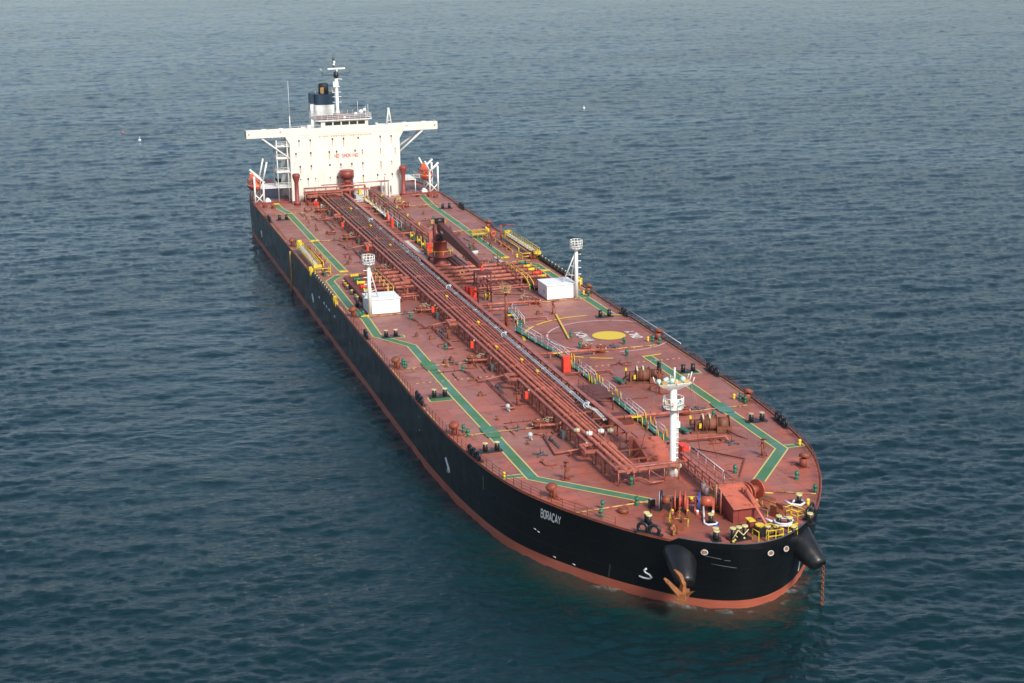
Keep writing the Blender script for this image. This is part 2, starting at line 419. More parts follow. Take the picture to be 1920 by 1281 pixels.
# ------------------------------------------------------------------ painted walkways
def walkway(path, branches, sg):
    b = MB(); P = [(x, sg*y) for x, y in path]
    b.strip(P, -.62, .62, .03); 
    for br in branches['green']: b.sheet([(x, sg*y) for x, y in br], .022)
    o = b.build('painted_walkway', 'walk', SHIP)
    e = MB(); e.strip(P, -.78, -.60, .04); e.strip(P, .60, .78, .04)
    for br in branches['green']:
        Q = [(x, sg*y) for x, y in br]; e.strip(Q+[Q[0]], -.09, .09, .026)
    k = e.build('border_line', 'line', None); k.parent = o; k.location = (0, 0, 0)
    y = MB()
    for (x, yy) in branches['bars']: y.box((x, sg*yy, .12), (.55, 1.6, .18))
    k = y.build('step_bar', 'yellow', None); k.parent = o; k.location = (0, 0, 0)
walkway([(-132.5, 16.3), (-127, 16.2), (-121, 15.3), (-92, 15.25), (-84, 15.25), (-59.5, 15.1)],
        dict(green=[], bars=[(-132.7, 16.3), (-89, 15.2), (-59.6, 15.1)]), -1)
walkway([(-57.8, 15.6), (-55.5, 17.3), (-53, 18.7), (-33, 19.0), (-28.3, 18.8), (-24.4, 18.25), (-13.4, 18.7), (-6.2, 15.1), (4.3, 15.2), (19.3, 15.3), (36, 15.2), (54.3, 15.2), (59.2, 10.9), (65.5, 5.2)],
        dict(green=[[(22.2, 19.1), (22.2, 15.9), (20.3, 15.9), (20.3, 19.1)], [(-11.4, 18.1), (-11.4, 14.9), (-12.8, 14.9), (-12.8, 18.1)], [(53.6, 18.6), (53.6, 15.9), (52.6, 15.9), (52.6, 18.6)]],
             bars=[(-26, 18.2)]), -1)
walkway([(-134.5, 16.6), (-130, 16.2), (-118.6, 15.4), (-93.7, 15.3), (-61, 14.9)], dict(green=[], bars=[(-134.6, 16.6), (-61, 15)]), 1)
walkway([(-57, 15.6), (-53.7, 18.6), (-36, 18.8), (-28.5, 18.6), (-14.1, 18.7)], dict(green=[], bars=[(-48, 18.6)]), 1)
walkway([(10.8, 15.2), (17.7, 15.3), (36.5, 15.4), (54.0, 15.4), (63.3, 8.2)],
        dict(green=[[(21.3, 19.1), (21.3, 16.0), (19.4, 16.0), (19.4, 19.1)], [(53.9, 18.5), (53.9, 16.0), (52.9, 16.0), (52.9, 18.5)]], bars=[]), 1)

for x in (5.6, 37.0, -25.9):
    for sg in (-1, 1):
        if (x < 30 and sg > 0) or x < 0: continue
        b = MB(); b.box((x, sg*15.25, .12), (2.6, 1.9, .1)); b.box((x-1.6, sg*15.25, .09), (.9, 1.7, .06), 0, 0, .12); b.box((x+1.6, sg*15.25, .09), (.9, 1.7, .06), 0, 0, -.12); b.build('crossing_plate', 'walk', SHIP)
# ------------------------------------------------------------------ helicopter winching circle
HX, HY = -2.0, 14.0
def arc(cx, cy, r, w, a0, a1, z, b, m=0, n=40):
    pts = [(cx+r*math.cos(R(a0+(a1-a0)*i/n)), cy+r*math.sin(R(a0+(a1-a0)*i/n))) for i in range(n+1)]
    keep = [p for p in pts if p[1] < 20.7]
    if len(keep) > 1: b.strip(keep, -w/2, w/2, z, m)
b = MB(); b.sheet([(HX+2.5*math.cos(R(a)), HY+2.5*math.sin(R(a))) for a in range(0, 360, 8)], .045)
disc = b.build('winching_circle', 'discyellow', SHIP)
b = MB()
for a0, a1 in ((-150, -92), (-88, -20), (-10, 22), (160, 215)): arc(HX, HY, 9.2, .26, a0, a1, .036, b)
arc(HX, HY, 9.2, .26, 120, 158, .036, b); arc(HX, HY, 9.2, .26, 24, 48, .036, b)
k = b.build('white_ring', 'whiteline', None); k.parent = disc
b = MB()
for a0, a1 in ((-156, -139), (-135, -112), (-62, -36), (-32, -17), (2, 16), (148, 168), (176, 202)): arc(HX, HY, 12.7, .42, a0, a1, .048, b)
arc(HX, HY, 12.7, .42, -112, -96, .048, b); b.strip([(-16.5, 10.4), (-1.6, 7.6)], -.13, .13, .3)
k = b.build('yellow_ring', 'discyellow', None); k.parent = disc
def text_mesh(txt, size, mat, name, ext=0.0, bold=0.0, sx=1.0, space=1.0):
    cu = bpy.data.curves.new(name, 'FONT'); cu.body = txt; cu.size = size; cu.align_x = 'CENTER'; cu.align_y = 'CENTER'
    cu.offset = bold; cu.extrude = ext; cu.space_character = space
    t = bpy.data.objects.new(name, cu); C.objects.link(t)
    bpy.context.view_layer.update()
    me = bpy.data.meshes.new_from_object(t.evaluated_get(bpy.context.evaluated_depsgraph_get()))
    bpy.data.objects.remove(t); bpy.data.curves.remove(cu)
    me.name = name; me.materials.clear(); me.materials.append(MT[mat])
    return me
def text_obj(me, name, parent, fn):
    for v in me.vertices: v.co = fn(v.co.x, v.co.y, v.co.z)
    o = bpy.data.objects.new(name, me); C.objects.link(o); o.parent = parent
    o.location = -SHIP.location if parent == SHIP else (0, 0, 0)
    return o
GL = {'B': [[(0, 0), (0, 1), (.5, 1), (.66, .88), (.66, .64), (.5, .53), (0, .53)], [(.5, .53), (.72, .42), (.72, .12), (.54, 0), (0, 0)]],
      'O': [[(.2, 0), (0, .2), (0, .8), (.2, 1), (.52, 1), (.72, .8), (.72, .2), (.52, 0), (.2, 0)]],
      'R': [[(0, 0), (0, 1), (.52, 1), (.7, .86), (.7, .62), (.52, .48), (0, .48)], [(.36, .48), (.74, 0)]],
      'A': [[(0, 0), (.36, 1), (.72, 0)], [(.14, .3), (.58, .3)]], 'C': [[(.72, .78), (.54, 1), (.2, 1), (0, .8), (0, .2), (.2, 0), (.54, 0), (.72, .22)]],
      'Y': [[(0, 1), (.36, .5), (.72, 1)], [(.36, .5), (.36, 0)]], 'W': [[(0, 1), (.18, 0), (.4, .8), (.62, 0), (.8, 1)]], 'I': [[(.3, 0), (.3, 1)]],
      'N': [[(0, 0), (0, 1), (.7, 0), (.7, 1)]], 'H': [[(0, 0), (0, 1)], [(.7, 0), (.7, 1)], [(0, .5), (.7, .5)]], 'L': [[(0, 1), (0, 0), (.62, 0)]],
      'S': [[(.7, .82), (.52, 1), (.2, 1), (0, .84), (0, .64), (.2, .53), (.52, .47), (.72, .34), (.72, .16), (.52, 0), (.2, 0), (0, .18)]],
      'M': [[(0, 0), (0, 1), (.38, .4), (.76, 1), (.76, 0)]], 'K': [[(0, 0), (0, 1)], [(.7, 1), (0, .45)], [(.22, .6), (.72, 0)]],
      'G': [[(.72, .8), (.54, 1), (.2, 1), (0, .8), (0, .2), (.2, 0), (.54, 0), (.72, .2), (.72, .48), (.42, .48)]]}
def letters(txt, fn, adv, wd, mat, name, parent, sub_=0):
    for k_, c_ in enumerate(txt):
        if c_ == ' ': continue
        b = MB()
        for pl in GL[c_]:
            fine = []
            for p_, q_ in zip(pl, pl[1:]): fine += [(p_[0]+(q_[0]-p_[0])*i/3, p_[1]+(q_[1]-p_[1])*i/3) for i in range(3)]
            fine.append(pl[-1]); b.strip(fine, -wd/2, wd/2, 0)
        b.v = [tuple(fn(k_*adv+x-len(txt)*adv/2+.1, y-.5)) for x, y, z in b.v]
        o = b.build(name, mat, None); o.parent = parent
        o.location = -SHIP.location if parent == SHIP else (0, 0, 0)
letters('WINCH', lambda u, v: (-2.6-u*1.15, 10.25-v*1.35, .055), .98, .24, 'letterwhite', 'letter', disc)
letters('ONLY', lambda u, v: (-1.3-u*1.15, 17.6-v*1.35, .055), .98, .24, 'letterwhite', 'letter', disc)

# faint frame lines of rusty dots across the deck
for x in (13.2, -49):
    b = MB()
    for i in range(44):
        y = -18.8+i*.88
        if -8 < y < 3.5: continue
        b.box((x, y, .03), (.22, .34, .05))
    b.build('frame_mark_row', 'fadedline', SHIP)
# weathered cross-deck cable pipes at each tank frame
ST = [-120.5, -89, -57.6, -26.4, 5.0, 36.4]
for x in ST:
    for y0, y1 in ((-18.6, -8.6), (9.0, 18.6)):
        if x == -57.6 and y0 < 0: pass
        b = MB(); b.tube([(x+.9, y0, .12), (x+.9, y0+3.6, .12), (x+.7, y0+4.2, .12), (x+.7, y1, .12)], .07, 5)
        for y in (y0+1, y0+6, y1-1): b.box((x+.8, y, .06), (.3, .2, .12))
        b.build('cable_pipe', 'tan', SHIP)
b = MB(); b.tube([(66.3, -14.2, .1), (65.6, -6.5, .1), (65.5, -5.4, .1)], .10, 5)
b.tube([(69.2, 12.2, .1), (67.2, 8.5, .1)], .09, 5); b.build('cable_pipe', 'tan', SHIP)

# ------------------------------------------------------------------ small repeated deck fittings
def mushroom():
    b = MB(); b.lathe((0, 0, 0), [(.42, 0), (.42, .95), (.34, 1.0)], 12)
    b.lathe((.1, -.12, 1.05), [(.3, 0), (.58, .12), (.62, .34), (.45, .52), (.1, .58)], 14, 0, (.3, -.35, 1))
    b.torus((.1, -.12, 1.15), .6, .05, (.3, -.35, 1), 14, 5)
    b.box((0, 0, .03), (1.2, 1.2, .06)); b.box((.55, .1, .5), (.2, .12, .8))
    b.tube([(.7, .1, .1), (1.0, .5, .12), (.9, 1.0, .1)], .07, 5, 0)
    return b
mu = mushroom().build('mushroom_ventilator', 'rustred', SHIP, (-85.4, -20.0, 0), 0)
for x, y in ((-26.7, -19.7), (4.7, -19.7), (36.2, -19.5), (60.8, -14.9)): dup(mu, (x, y, 0), random.uniform(-.3, .3))
for x, y in ((-89.4, 19.7), (-58.2, 19.7), (-29.0, 20.0), (2.6, 20.0), (35.2, 19.5), (60.6, 14.9)): dup(mu, (x, y, 0), math.pi+random.uniform(-.3, .3))
def gvalve():
    b = MB(); b.cyl((0, 0, 0), (0, 0, .5), .16, n=8); b.ball((0, 0, .72), .26, 10)
    b.cyl((0, 0, .02), (0, 0, .1), .28, n=10); b.cyl((.2, 0, .45), (.4, 0, .45), .1, n=6)
    b.torus((0, 0, 1.0), .16, .03, (0, 0, 1), 10, 4); return b
gv = gvalve().build('green_valve', 'green', SHIP, (-88.4, -19.0, 0))
for x, y in ((-57.1, -18.9), (-25.6, -18.9), (-26.1, -18.3), (3.7, -18.6), (5.3, -18.6), (35.7, -18.3), (37.5, -18.2), (65.9, -11.0), (68.2, -12.0), (66.0, -7.2), (60.0, -5.6),
             (-26.9, 19.3), (3.4, 18.9), (5.0, 19.3), (34.6, 18.8), (36.0, 18.9), (64.1, 12.4), (68.6, 12.4), (60.0, 6.8),
             (-21.9, -11.6), (-2.4, -10.9), (9.7, -11.5), (-3.0, 8.4), (3.3, 14.4), (9.6, 12.5), (40.4, 12.6), (-35.0, 11.8), (3.4, 7.6), (-101, 11.4), (-72, 11.3)):
    dup(gv, (x, y, 0), random.uniform(0, 6))
b = MB(); b.cyl((0, 0, 0), (0, 0, .35), .16, n=8); b.ball((0, 0, .6), .32, 10); b.cyl((.25, 0, .3), (.8, 0, .2), .08, n=6)
gy = b.build('vent_head', 'grey', SHIP, (29.0, -10.7, 0))
for x, y in ((41.0, -11.4), (-131, -7.6), (-124.3, -7.6), (-85, 10.8)): dup(gy, (x, y, 0))
b = MB(); b.cyl((0, 0, 0), (0, 0, .5), .17, n=8); b.ball((0, 0, .6), .22, 8)
yv = b.build('sounding_cap', 'yellow', SHIP, (34.0, 18.2, 0))
for x, y in ((3.2, 18.2), (-28, 18.9), (53.3, -18.2), (53.6, 17.9), (66.5, -4.4), (71.9, 9.9), (-60, 17.0), (-119, 9.2), (-127, 10.2)): dup(yv, (x, y, 0))
# tank-cleaning machine crosses
b = MB()
for a in range(4): b.box((.55*math.cos(a*math.pi/2+.5), .55*math.sin(a*math.pi/2+.5), .1), (.8, .22, .14), a*math.pi/2+.5)
b.cyl((0, 0, 0), (0, 0, .22), .34, n=10); b.cyl((0, 0, .2), (0, 0, .95), .07, n=6, m=1)
xc = b.build('cleaning_machine', ['dkgrey', 'rustred'], SHIP, (5.4, -11.7, 0))
for x, y in ((36.8, -11.7), (-25.8, -11.7), (4.3, 12.4), (36.3, 12.3), (50.3, 10.7), (-88.4, -11.5), (-80.6, -10.4), (-58, 11.6), (-89, 11.6), (47, -12)): dup(xc, (x, y, 0), random.uniform(0, 1.5))
# tank hatches
def hatch():
    b = MB(); b.cyl((0, 0, 0), (0, 0, .85), .62, n=16); b.cyl((0, 0, .85), (0, 0, .97), .74, n=16)
    b.box((0, 0, 1.02), (1.2, .12, .1)); b.cyl((-.5, .5, 0), (-.5, .5, 1.1), .06, n=6)
    b.box((.75, 0, .35), (.3, .5, .7)); b.cyl((.2, 0, 1.0), (.2, 0, 1.1), .2, n=10, m=1); b.cyl((0, -.75, .5), (0, -.6, .5), .16, n=8, m=2)
    return b
ht = hatch().build('tank_hatch', ['rustred', 'tan', 'cream'], SHIP, (5.6, -9.2, 0))
for x in ST:
    for y in (-9.2, 9.8):
        if (x, y) != (5.0, -9.2): dup(ht, (x+(1.4 if y > 0 else .5), y, 0), math.pi if y > 0 else 0)
# valve clusters with cream handwheels
def cluster():
    b = MB()
    for i, (x, y, h) in enumerate(((0, 0, 1.3), (.5, .4, 1.5), (-.4, .5, 1.2), (.1, .9, 1.45), (.55, -.35, 1.1), (-.5, -.2, .95))):
        b.cyl((x, y, 0), (x, y, h), .05, n=5, m=0); b.torus((x, y, h), .24, .045, (random.uniform(-.8, .8), random.uniform(-.8, .8), 1), 10, 4, 1)
        b.ball((x, y, .45), .2, 7, 0)
    b.tube([(-.9, 0, .5), (.9, 0, .5)], .14, 6, 0); b.tube([(0, -.8, .45), (0, 1.2, .45)], .12, 6, 0)
    return b
vc = cluster().build('valve_cluster', ['rustred', 'cream'], SHIP, (5.5, -7.9, 0)); vc.scale = (.85, .85, .8)
for x in ST:
    for y in (-7.9, 8.4):
        if (x, y) != (5.0, -7.9) and not (x == -57.6 and y > 0): dup(vc, (x+(.4 if y < 0 else -.6), y, 0), random.uniform(0, 3))
# fire hydrant posts by the pipe track
b = MB(); b.cyl((0, 0, 0), (0, 0, 1.0), .06, n=6, m=1); b.box((0, 0, 1.15), (.36, .42, .95)); b.ball((.12, .3, 1.8), .13, 7, 2); b.cyl((0, .2, 0), (0, .2, .8), .05, n=5, m=1)
fb = b.build('hose_box', ['red', 'rustred', 'cream'], SHIP, (26.9, -7.6, 0))
for x, y in ((49.4, -7.5), (.3, -7.7), (-22.5, -7.9), (-98, -8.0), (-73, -8)): dup(fb, (x, y, 0))
# foam monitors
def monitor():
    b = MB(); b.cyl((0, 0, 0), (0, 0, 1.6), .11, n=8); b.cyl((0, 0, 1.6), (.15, -.1, 1.95), .16, n=8); b.cyl((-.2, 0, 2.0), (1.0, -.1, 2.35), .10, .07, n=8)
    b.box((.1, .22, 1.2), (.3, .5, .5)); b.torus((-.2, -.3, 1.5), .2, .035, (0, 1, 0), 10, 4); b.tube([(0, 0, .2), (-.3, .5, .1), (-.3, 1.4, .08)], .08, 6)
    b.cyl((.5, .3, 0), (.1, .1, 1.2), .05, n=5); b.box((0, 0, .05), (.9, .9, .1)); return b
mo = monitor().build('foam_monitor', 'rustred', SHIP, (27.3, -9.0, 0))
for x, y in ((55.9, -11.9), (-17.5, 10.2), (55.7, 12.1), (-8.0, -9.2), (28.6, 10.0), (24.2, 11.5), (-35.8, -9.4), (-66, -9.4), (-66, 10.5), (-110, -9.5)): dup(mo, (x, y, 0), random.uniform(-1, 1))

# ------------------------------------------------------------------ bollards and chocks
def bollard(cap):
    b = MB(); b.box((0, 0, .08), (.85, 2.7, .16))
    for y in (-.72, .72):
        b.cyl((0, y, .1), (0, y, 1.1), .27, n=14); b.cyl((0, y, 1.06), (0, y, 1.16), .33, n=14, m=1)
        b.box((0, y+.0, .55), (.66, .08, .12)); b.box((0, y, .4), (.1, .66, .5))
    return b
bo = bollard(1).build('bollard', ['black', 'palecap'], SHIP, (20.4, -17.5, 0))
for x, y in ((43.9, -17.1), (-12.1, -16.9)): dup(bo, (x, y, 0))
bd = bollard(0).build('bollard', ['black', 'black'], SHIP, (20.2, 17.5, 0))
for x, y in ((-12.9, 17.2), (-113.4, -17.6), (-114, 17.3), (-32.7, -17.2), (-33, 17.2)): dup(bd, (x, y, 0))
bw = bollard(0).build('bollard', ['black', 'cream'], SHIP, (43.5, 17.0, 0))
b = MB(); b.box((0, 0, .08), (1.0, 1.0, .16)); b.cyl((0, 0, .1), (0, 0, 1.7), .28, n=12); b.box((.1, 0, .9), (.5, .3, 1.5)); b.cyl((-.1, 0, 1.7), (.5, 0, 1.9), .2, n=8)
b.build('fog_horn_post', 'black', SHIP, (19.8, 13.4, 0))
def chock(n=3):
    b = MB()
    for i in range(n):
        x = (i-(n-1)/2)*1.35
        b.torus((x, 0, .62), .46, .17, (0, 1, 0), 14, 7, 0, 1.15); b.torus((x, 0, .62), .38, .07, (0, 1, 0), 14, 6, 1, 1.1)
    b.box((0, 0, .1), (1.35*n+.3, .7, .2)); 
    return b
ck = chock().build('mooring_chock', ['black', 'dkgrey'], SHIP, (45.2, -(hb(45.2)-.45), 0), .10)
def tang(x): return math.atan2(hb(x+.5)-hb(x-.5), 1)
dup(ck, (45.2, hb(45.2)-.45, 0), -.10)
for x in (21.7, -113):
    for sg in (-1, 1): dup(ck, (x, sg*20.5, 0), 0 if sg < 0 else math.pi)
c2 = chock(2).build('mooring_chock', ['black', 'dkgrey'], SHIP, (-13.1, -20.5, 0)); dup(c2, (-13.1, 20.5, 0))
dup(c2, (74.2, -9.0, 0), R(42)); dup(c2, (74.6, 8.8, 0), -R(42))
# bow bollards, tall with pale yellow caps and mid bands
def bbol():
    b = MB(); b.cyl((0, 0, 0), (0, 0, 1.0), .25, n=12); b.cyl((0, 0, .96), (0, 0, 1.12), .33, n=12, m=1); b.box((0, 0, .05), (.9, .9, .1)); return b
bb = bbol().build('bow_bollard', ['black', 'palecap'], SHIP, (71.0, -8.0, 0))
for x, y in ((71.7, -8.0), (78.0, -3.2), (77.3, -3.0), (78.4, 2.2), (78.7, 3.0), (79.3, 4.6), (77.0, 5.3), (76.2, 4.5), (71.2, 9.2), (76.6, 7.8), (73.5, -1.9)): dup(bb, (x, y, 0))
def fairroll():
    b = MB(); b.box((0, 0, .1), (1.3, 2.2, .2))
    for y in (-.7, 0, .7): b.cyl((0, y, .1), (0, y, 1.25), .24, n=10); b.cyl((0, y, 1.2), (0, y, 1.36), .32, n=10, m=1)
    b.tube([(.35, -.95, .3), (.3, -.3, 1.1), (.35, .3, .5), (.3, .95, 1.0)], .06, 5, 1); b.tube([(-.3, -1.0, 1.2), (.4, -.4, .4)], .06, 5, 1)
    for y in (-.8, .3): b.ball((.55, y, .25), .13, 6, 1)
    return b
fairroll().build('roller_fairlead', ['black', 'palecap'], SHIP, (78.3, -.9, 0), .15)
for x, y, rz in ((79.2, -1.9, 0), (77.2, 5.9, 0)):
    b = MB(); b.box((0, 0, .05), (.4, .4, .1)); b.ball((0, 0, .2), .16, 7, 1); b.build('deck_eye', ['black', 'yellow'], SHIP, (x, y, 0))

# ------------------------------------------------------------------ main pipe track
X0, X1 = -131.5, 60.2
pt = MB()
def runp(y, z, r, x0=X0, x1=X1, name='cargo_pipe', mat='pipe', loops=(), lab=None, end=None):
    P = [(x0, y, z)]
    for lx in loops: P += [(lx-1.1, y, z), (lx-1.1, y-1.0, z), (lx+1.1, y-1.0, z), (lx+1.1, y, z)]
    P += [(x1, y, z)]
    if end: P += end
    b = MB(); b.tube(P, r, 8)
    x = x0+6
    while x < x1-2:
        b.cyl((x-.06, y, z), (x+.06, y, z), r*1.55, n=8); x += 11.7
    return b.build(name, mat, SHIP, label=lab)
# outer channel beam with expansion bends
path = [(X0, -6.9)]
for lx in (-105.5, -74.2, -43, -11.6, 19.8, 51):
    path += [(lx-1.3, -6.9), (lx-1.1, -8.0), (lx+1.1, -8.1), (lx+1.4, -6.9)]
path += [(X1-1, -6.9)]
b = MB(); b.strip(path, -.24, .24, 1.72); b.strip(path, -.24, .24, 1.58)
for o in (-.24, .24):
    n = len(path); q = MB(); q.strip(path, o, o+.0001, 1.0); vs = q.v[:n]
    b.add([(x, y, 1.50) for x, y, z in vs]+[(x, y, 1.80) for x, y, z in vs], [(i, i+1, n+i+1, n+i) for i in range(n-1)])
b.build('cable_channel', 'pipe', SHIP)
runp(-6.0, 1.62, .20); runp(-5.25, 1.66, .23); runp(-4.65, 1.60, .16); runp(-4.2, 1.7, .13, x1=46); runp(-3.7, 1.62, .17, x1=46.5, end=[(48, -4.4, 1.6), (52, -4.4, 1.6)])
runp(-3.2, 1.6, .12, x1=33)
for y, mt in ((-2.75, 'grey'), (-2.45, 'whitehouse')):
    runp(y, 1.95, .10, x0=-128, x1=36, name='steam_pipe', mat='grey', end=[(36.6, y, 1.95), (37.3, y+.9, 1.5), (40.5, y+.9, 1.3)])
for x in (36.3, -.5, -33, -96):
    b = MB(); b.torus((0, 0, 0), .34, .07, (1, 0, .5), 14, 6); b.cyl((-1.2, .4, .2), (-.3, .5, .2), .14, n=6); b.build('steam_loop', 'grey', SHIP, (x, -2.7, 2.0))
b = MB(); b.bx(X0, 47, -1.45, -.75, 1.62, 1.80); b.build('cable_channel', 'pipe', SHIP)
b = MB(); b.tube([(8, -.5, 1.4), (48, -.5, 1.4), (50, -.2, 1.2)], .10, 6); b.build('air_line', 'pipe', SHIP)
# supports
x = X0+1; sp = None; cnt = 0
def support():
    b = MB()
    for y in (-7.05, -5.0, -3.0, -1.05): b.cyl((0, y, 0), (0, y, 1.5), .085, n=5)
    b.box((0, -4.0, 1.38), (.16, 6.3, .14)); b.tube([(0, -7.0, 1.3), (0, -5.0, .1)], .045, 4); b.tube([(0, -1.45, 1.3), (0, -3.0, .1)], .045, 4)
    b.cyl((.5, -6.6, 0), (.5, -6.6, 1.2), .05, n=4); b.cyl((-.5, -7.3, 0), (-.5, -7.3, 1.0), .045, n=4)
    return b
sp = support().build('pipe_support', 'rustred', SHIP, (X0+1, 0, 0))
nx = int((X1-X0-2)/3.1)
for i in range(1, nx+1): dup(sp, (X0+1+i*3.1, 0, 0))
# yellow valve handles on the track
for x, y in ((-110, -3.9), (-70, -4.3), (-26.5, -4.6), (-8.5, -4.3), (6, -5.6), (13.6, -4.2), (19.8, -3.9), (-90, -3.9)):
    b = MB(); b.cyl((0, 0, 0), (0, 0, .45), .09, n=6, m=0); b.torus((0, 0, .45), .22, .06, (.3, .3, 1), 10, 4); b.ball((0, 0, .3), .16, 7); b.build('yellow_valve', 'yellow', SHIP, (x, y, 1.7))
for x, y, l in ((46.8, -5.9, 'white'), (46.4, -4.3, 'white'), (46.6, -3.2, 'cream'), (45.2, -6.9, 'cream')):
    b = MB(); b.cyl((-.35, 0, 0), (.35, 0, 0), .26, n=10); b.cyl((-.05, 0, 0), (.05, 0, 0), .36, n=10); b.build('filter_bottle', l, SHIP, (x, y, 1.95), 1.2)
# forward turning frame
b = MB()
b.bx(58.2, 58.6, -7.1, .2, 1.60, 1.80); b.bx(59.6, 60.0, -7.1, .2, 1.60, 1.80); b.tube([(59.1, -6.6, 1.75), (59.1, 1.2, 1.75)], .15, 6); b.tube([(58.8, -6.0, 1.6), (58.8, 1.6, 1.6)], .1, 6)
for y in (-7.0, -5.2, -3.4, -1.6, .1):
    for x in (58.4, 59.8): b.cyl((x, y, 0), (x, y, 1.6), .075, n=5)
b.tube([(58.4, -3.4, 1.5), (59.8, -1.6, .1)], .05, 4); b.tube([(59.8, -3.4, 1.5), (59.8, -1.6, .2)], .05, 4)
b.tube([(59.4, -6.2, .5), (59.4, -4.2, .5), (61, -3.6, .4), (60.6, -2.0, .3)], .09, 6)
b.build('turning_frame', 'pipe', SHIP)
# forward catwalk to the bosun house
cw = MB(); cw.bx(56.0, 70.8, 1.75, 2.75, 1.62, 1.76)
for x in np.arange(56.4, 70.8, 2.0):
    for y in (1.8, 2.7): cw.cyl((x, y, 0), (x, y, 1.65), .07, n=5)
    cw.tube([(x, 1.8, 1.5), (x+1.9, 1.8, .1)], .045, 4)
for y, z in ((1.3, .5), (1.1, 1.1), (1.5, 1.5)): cw.tube([(56, y, z), (71, y, z)], .10, 6)
cw = cw.build('fore_catwalk', 'pipe', SHIP)
b = MB(); b.tube([(56.6, 2.75, 2.75), (66.0, 2.75, 2.75), (66.3, 2.75, 1.8)], .05, 5)
for x in np.arange(56.6, 66, 2.3): b.cyl((x, 2.75, 1.76), (x, 2.75, 2.75), .03, n=4)
k = b.build('handrail', 'rope', None); k.parent = cw
b = MB(); railing([(57, 1.78, 1.76), (70.5, 1.78, 1.76)], 1.0, 2, .03, 2.2, b); railing([(66.2, 2.72, 1.76), (70.5, 2.72, 1.76)], 1.0, 2, .03, 2.2, b)
k = b.build('handrail', 'rustred', None); k.parent = cw

# ------------------------------------------------------------------ port green catwalk
gc = [(-22, 4.4), (-17, 3.9), (-12, 3.4), (-8.5, 1.9), (-6, 2.2), (-1, 2.7), (5, 3.5), (11.5, 3.7), (48, 3.6)]
b = MB(); b.strip(gc, -.42, .42, .32); b.strip(gc, -.42, .42, .26)
q = MB(); q.strip([(-128, 3.3), (-62, 3.3)], -.4, .4, .3); q.build('green_catwalk', 'green', SHIP)
for (x, y) in gc[:-1]: b.box((x, y, .14), (.1, .9, .28))
for x in range(14, 48, 3): b.box((x, 3.7, .14), (.1, .9, .28))
gcat = b.build('green_catwalk', 'green', SHIP)
b = MB()
for sg in (-.52, .52):
    for seg in ([(-22, 4.4), (-17, 3.9), (-12, 3.4)], [(-8.5, 1.9), (-6, 2.2), (-1, 2.7)], [(-1, 2.9), (5, 3.5), (9, 3.6)], [(14, 3.7), (20, 3.7)], [(23, 3.7), (27.8, 3.7)], [(30, 3.7), (38.6, 3.65)], [(42.5, 3.65), (45.5, 3.6)]):
        q = MB(); q.strip(seg, sg, sg+.01, .3); n = len(seg); P = q.v[:n]
        railing(P, 1.0, 2, .045, 2.2, b, 0, .04)
k = b.build('handrail', 'rope', None); k.parent = gcat
b = MB()
for x, y in ((-11.5, 3.1), (9.6, 3.7), (10.8, 3.7), (13.0, 3.7), (20.3, 3.7), (21.4, 3.7), (22.6, 3.7), (28.2, 3.7), (29.6, 3.7), (38.9, 3.6), (40.6, 3.6), (42.2, 3.6), (45.9, 3.6), (47.6, 3.6)):
    for s in (-.55, .55): b = MB(); b.tube([(x-.25, y+s, .1), (x, y+s, 1.15), (x+.25, y+s, .1)], .055, 4); k = b.build('gate_post', 'yellow', None); k.parent = gcat
for x in (28.9, 38.9, -16.4, 7.2): b = MB(); b.box((x, 2.9, .75), (.5, 1.3, .12)); k = b.build('step', 'yellow', None); k.parent = gcat
# aft part of that catwalk with its yellow gates
b = MB(); b.strip([(-127, 2.7), (-104, 2.7)], -.35, .35, .8)
for s in (-.4, .4): b.tube([(-127, 2.7+s, 1.7), (-92, 2.7+s, 1.7)], .04, 4)
for x in range(-126, -92, 4):
    for s in (-.4, .4): b.cyl((x, 2.7+s, 0), (x, 2.7+s, 1.7), .035, n=4)
b.build('aft_catwalk', 'rope', SHIP)
yg = MB()
for s in (-.45, .45): yg.tube([(-.3, s, .2), (-.3, s, 1.9), (.3, s, 1.5), (.3, s, .2)], .09, 5)
yg.box((0, 0, 1.0), (.5, .5, .5)); yg = yg.build('yellow_gate', 'yellow', SHIP, (-127, 2.7, 0)); yg.scale = (.7, .75, .8)
for x, y in ((-122, 2.7), (-118.5, 2.7), (-114.5, 2.7), (-108, 3.0), (-84, 3.0), (-79, 3.2), (-75, 3.0), (-69, 3.2), (-46, 3), (-30, 3)): dup(yg, (x, y, 0))

# ------------------------------------------------------------------ port side pipes
for y, z, r in ((4.3, 2.0, .24), (4.95, 2.05, .22), (5.55, 2.0, .2), (5.95, 1.9, .13)):
    runp(y, z, r, -131.5, -75.6, 'cargo_pipe', 'pipe', (), None, [(-75.2, y, z-.3), (-75.2, y, .6)])
b = MB()
for x in np.arange(-130, -76, 5):
    for y in (4.1, 6.1): b.cyl((x, y, 0), (x, y, 1.8), .08, n=5)
    b.box((x, 5.1, 1.72), (.14, 2.2, .12))
b.build('pipe_trestle', 'rustred', SHIP)
b = MB(); b.box((0, 0, 1.5), (.6, 2.2, 3.0)); b.bx(-.2, .2, -1.3, 1.4, 3.0, 3.3)
b.build('pipe_bulkhead_post', 'pipe', SHIP, (-74.5, 5.1, 0))
for y, z, mt in ((3.7, 1.2, 'pipedk'), (4.3, 1.3, 'pipedk'), (4.9, 1.2, 'pipe'), (5.4, 1.25, 'pipedk')):
    runp(y, z, .22, -66, -38, 'cargo_pipe', mt, (), None, [(-36.5, y, 1.0), (-36.3, y, .1)])
for x in (-98, -103): 
    b = MB(); b.box((0, 0, .9), (1.0, .5, 1.8)); b.build('red_locker', 'red', SHIP, (x, 2.1 if x > -100 else 2.3, 0))
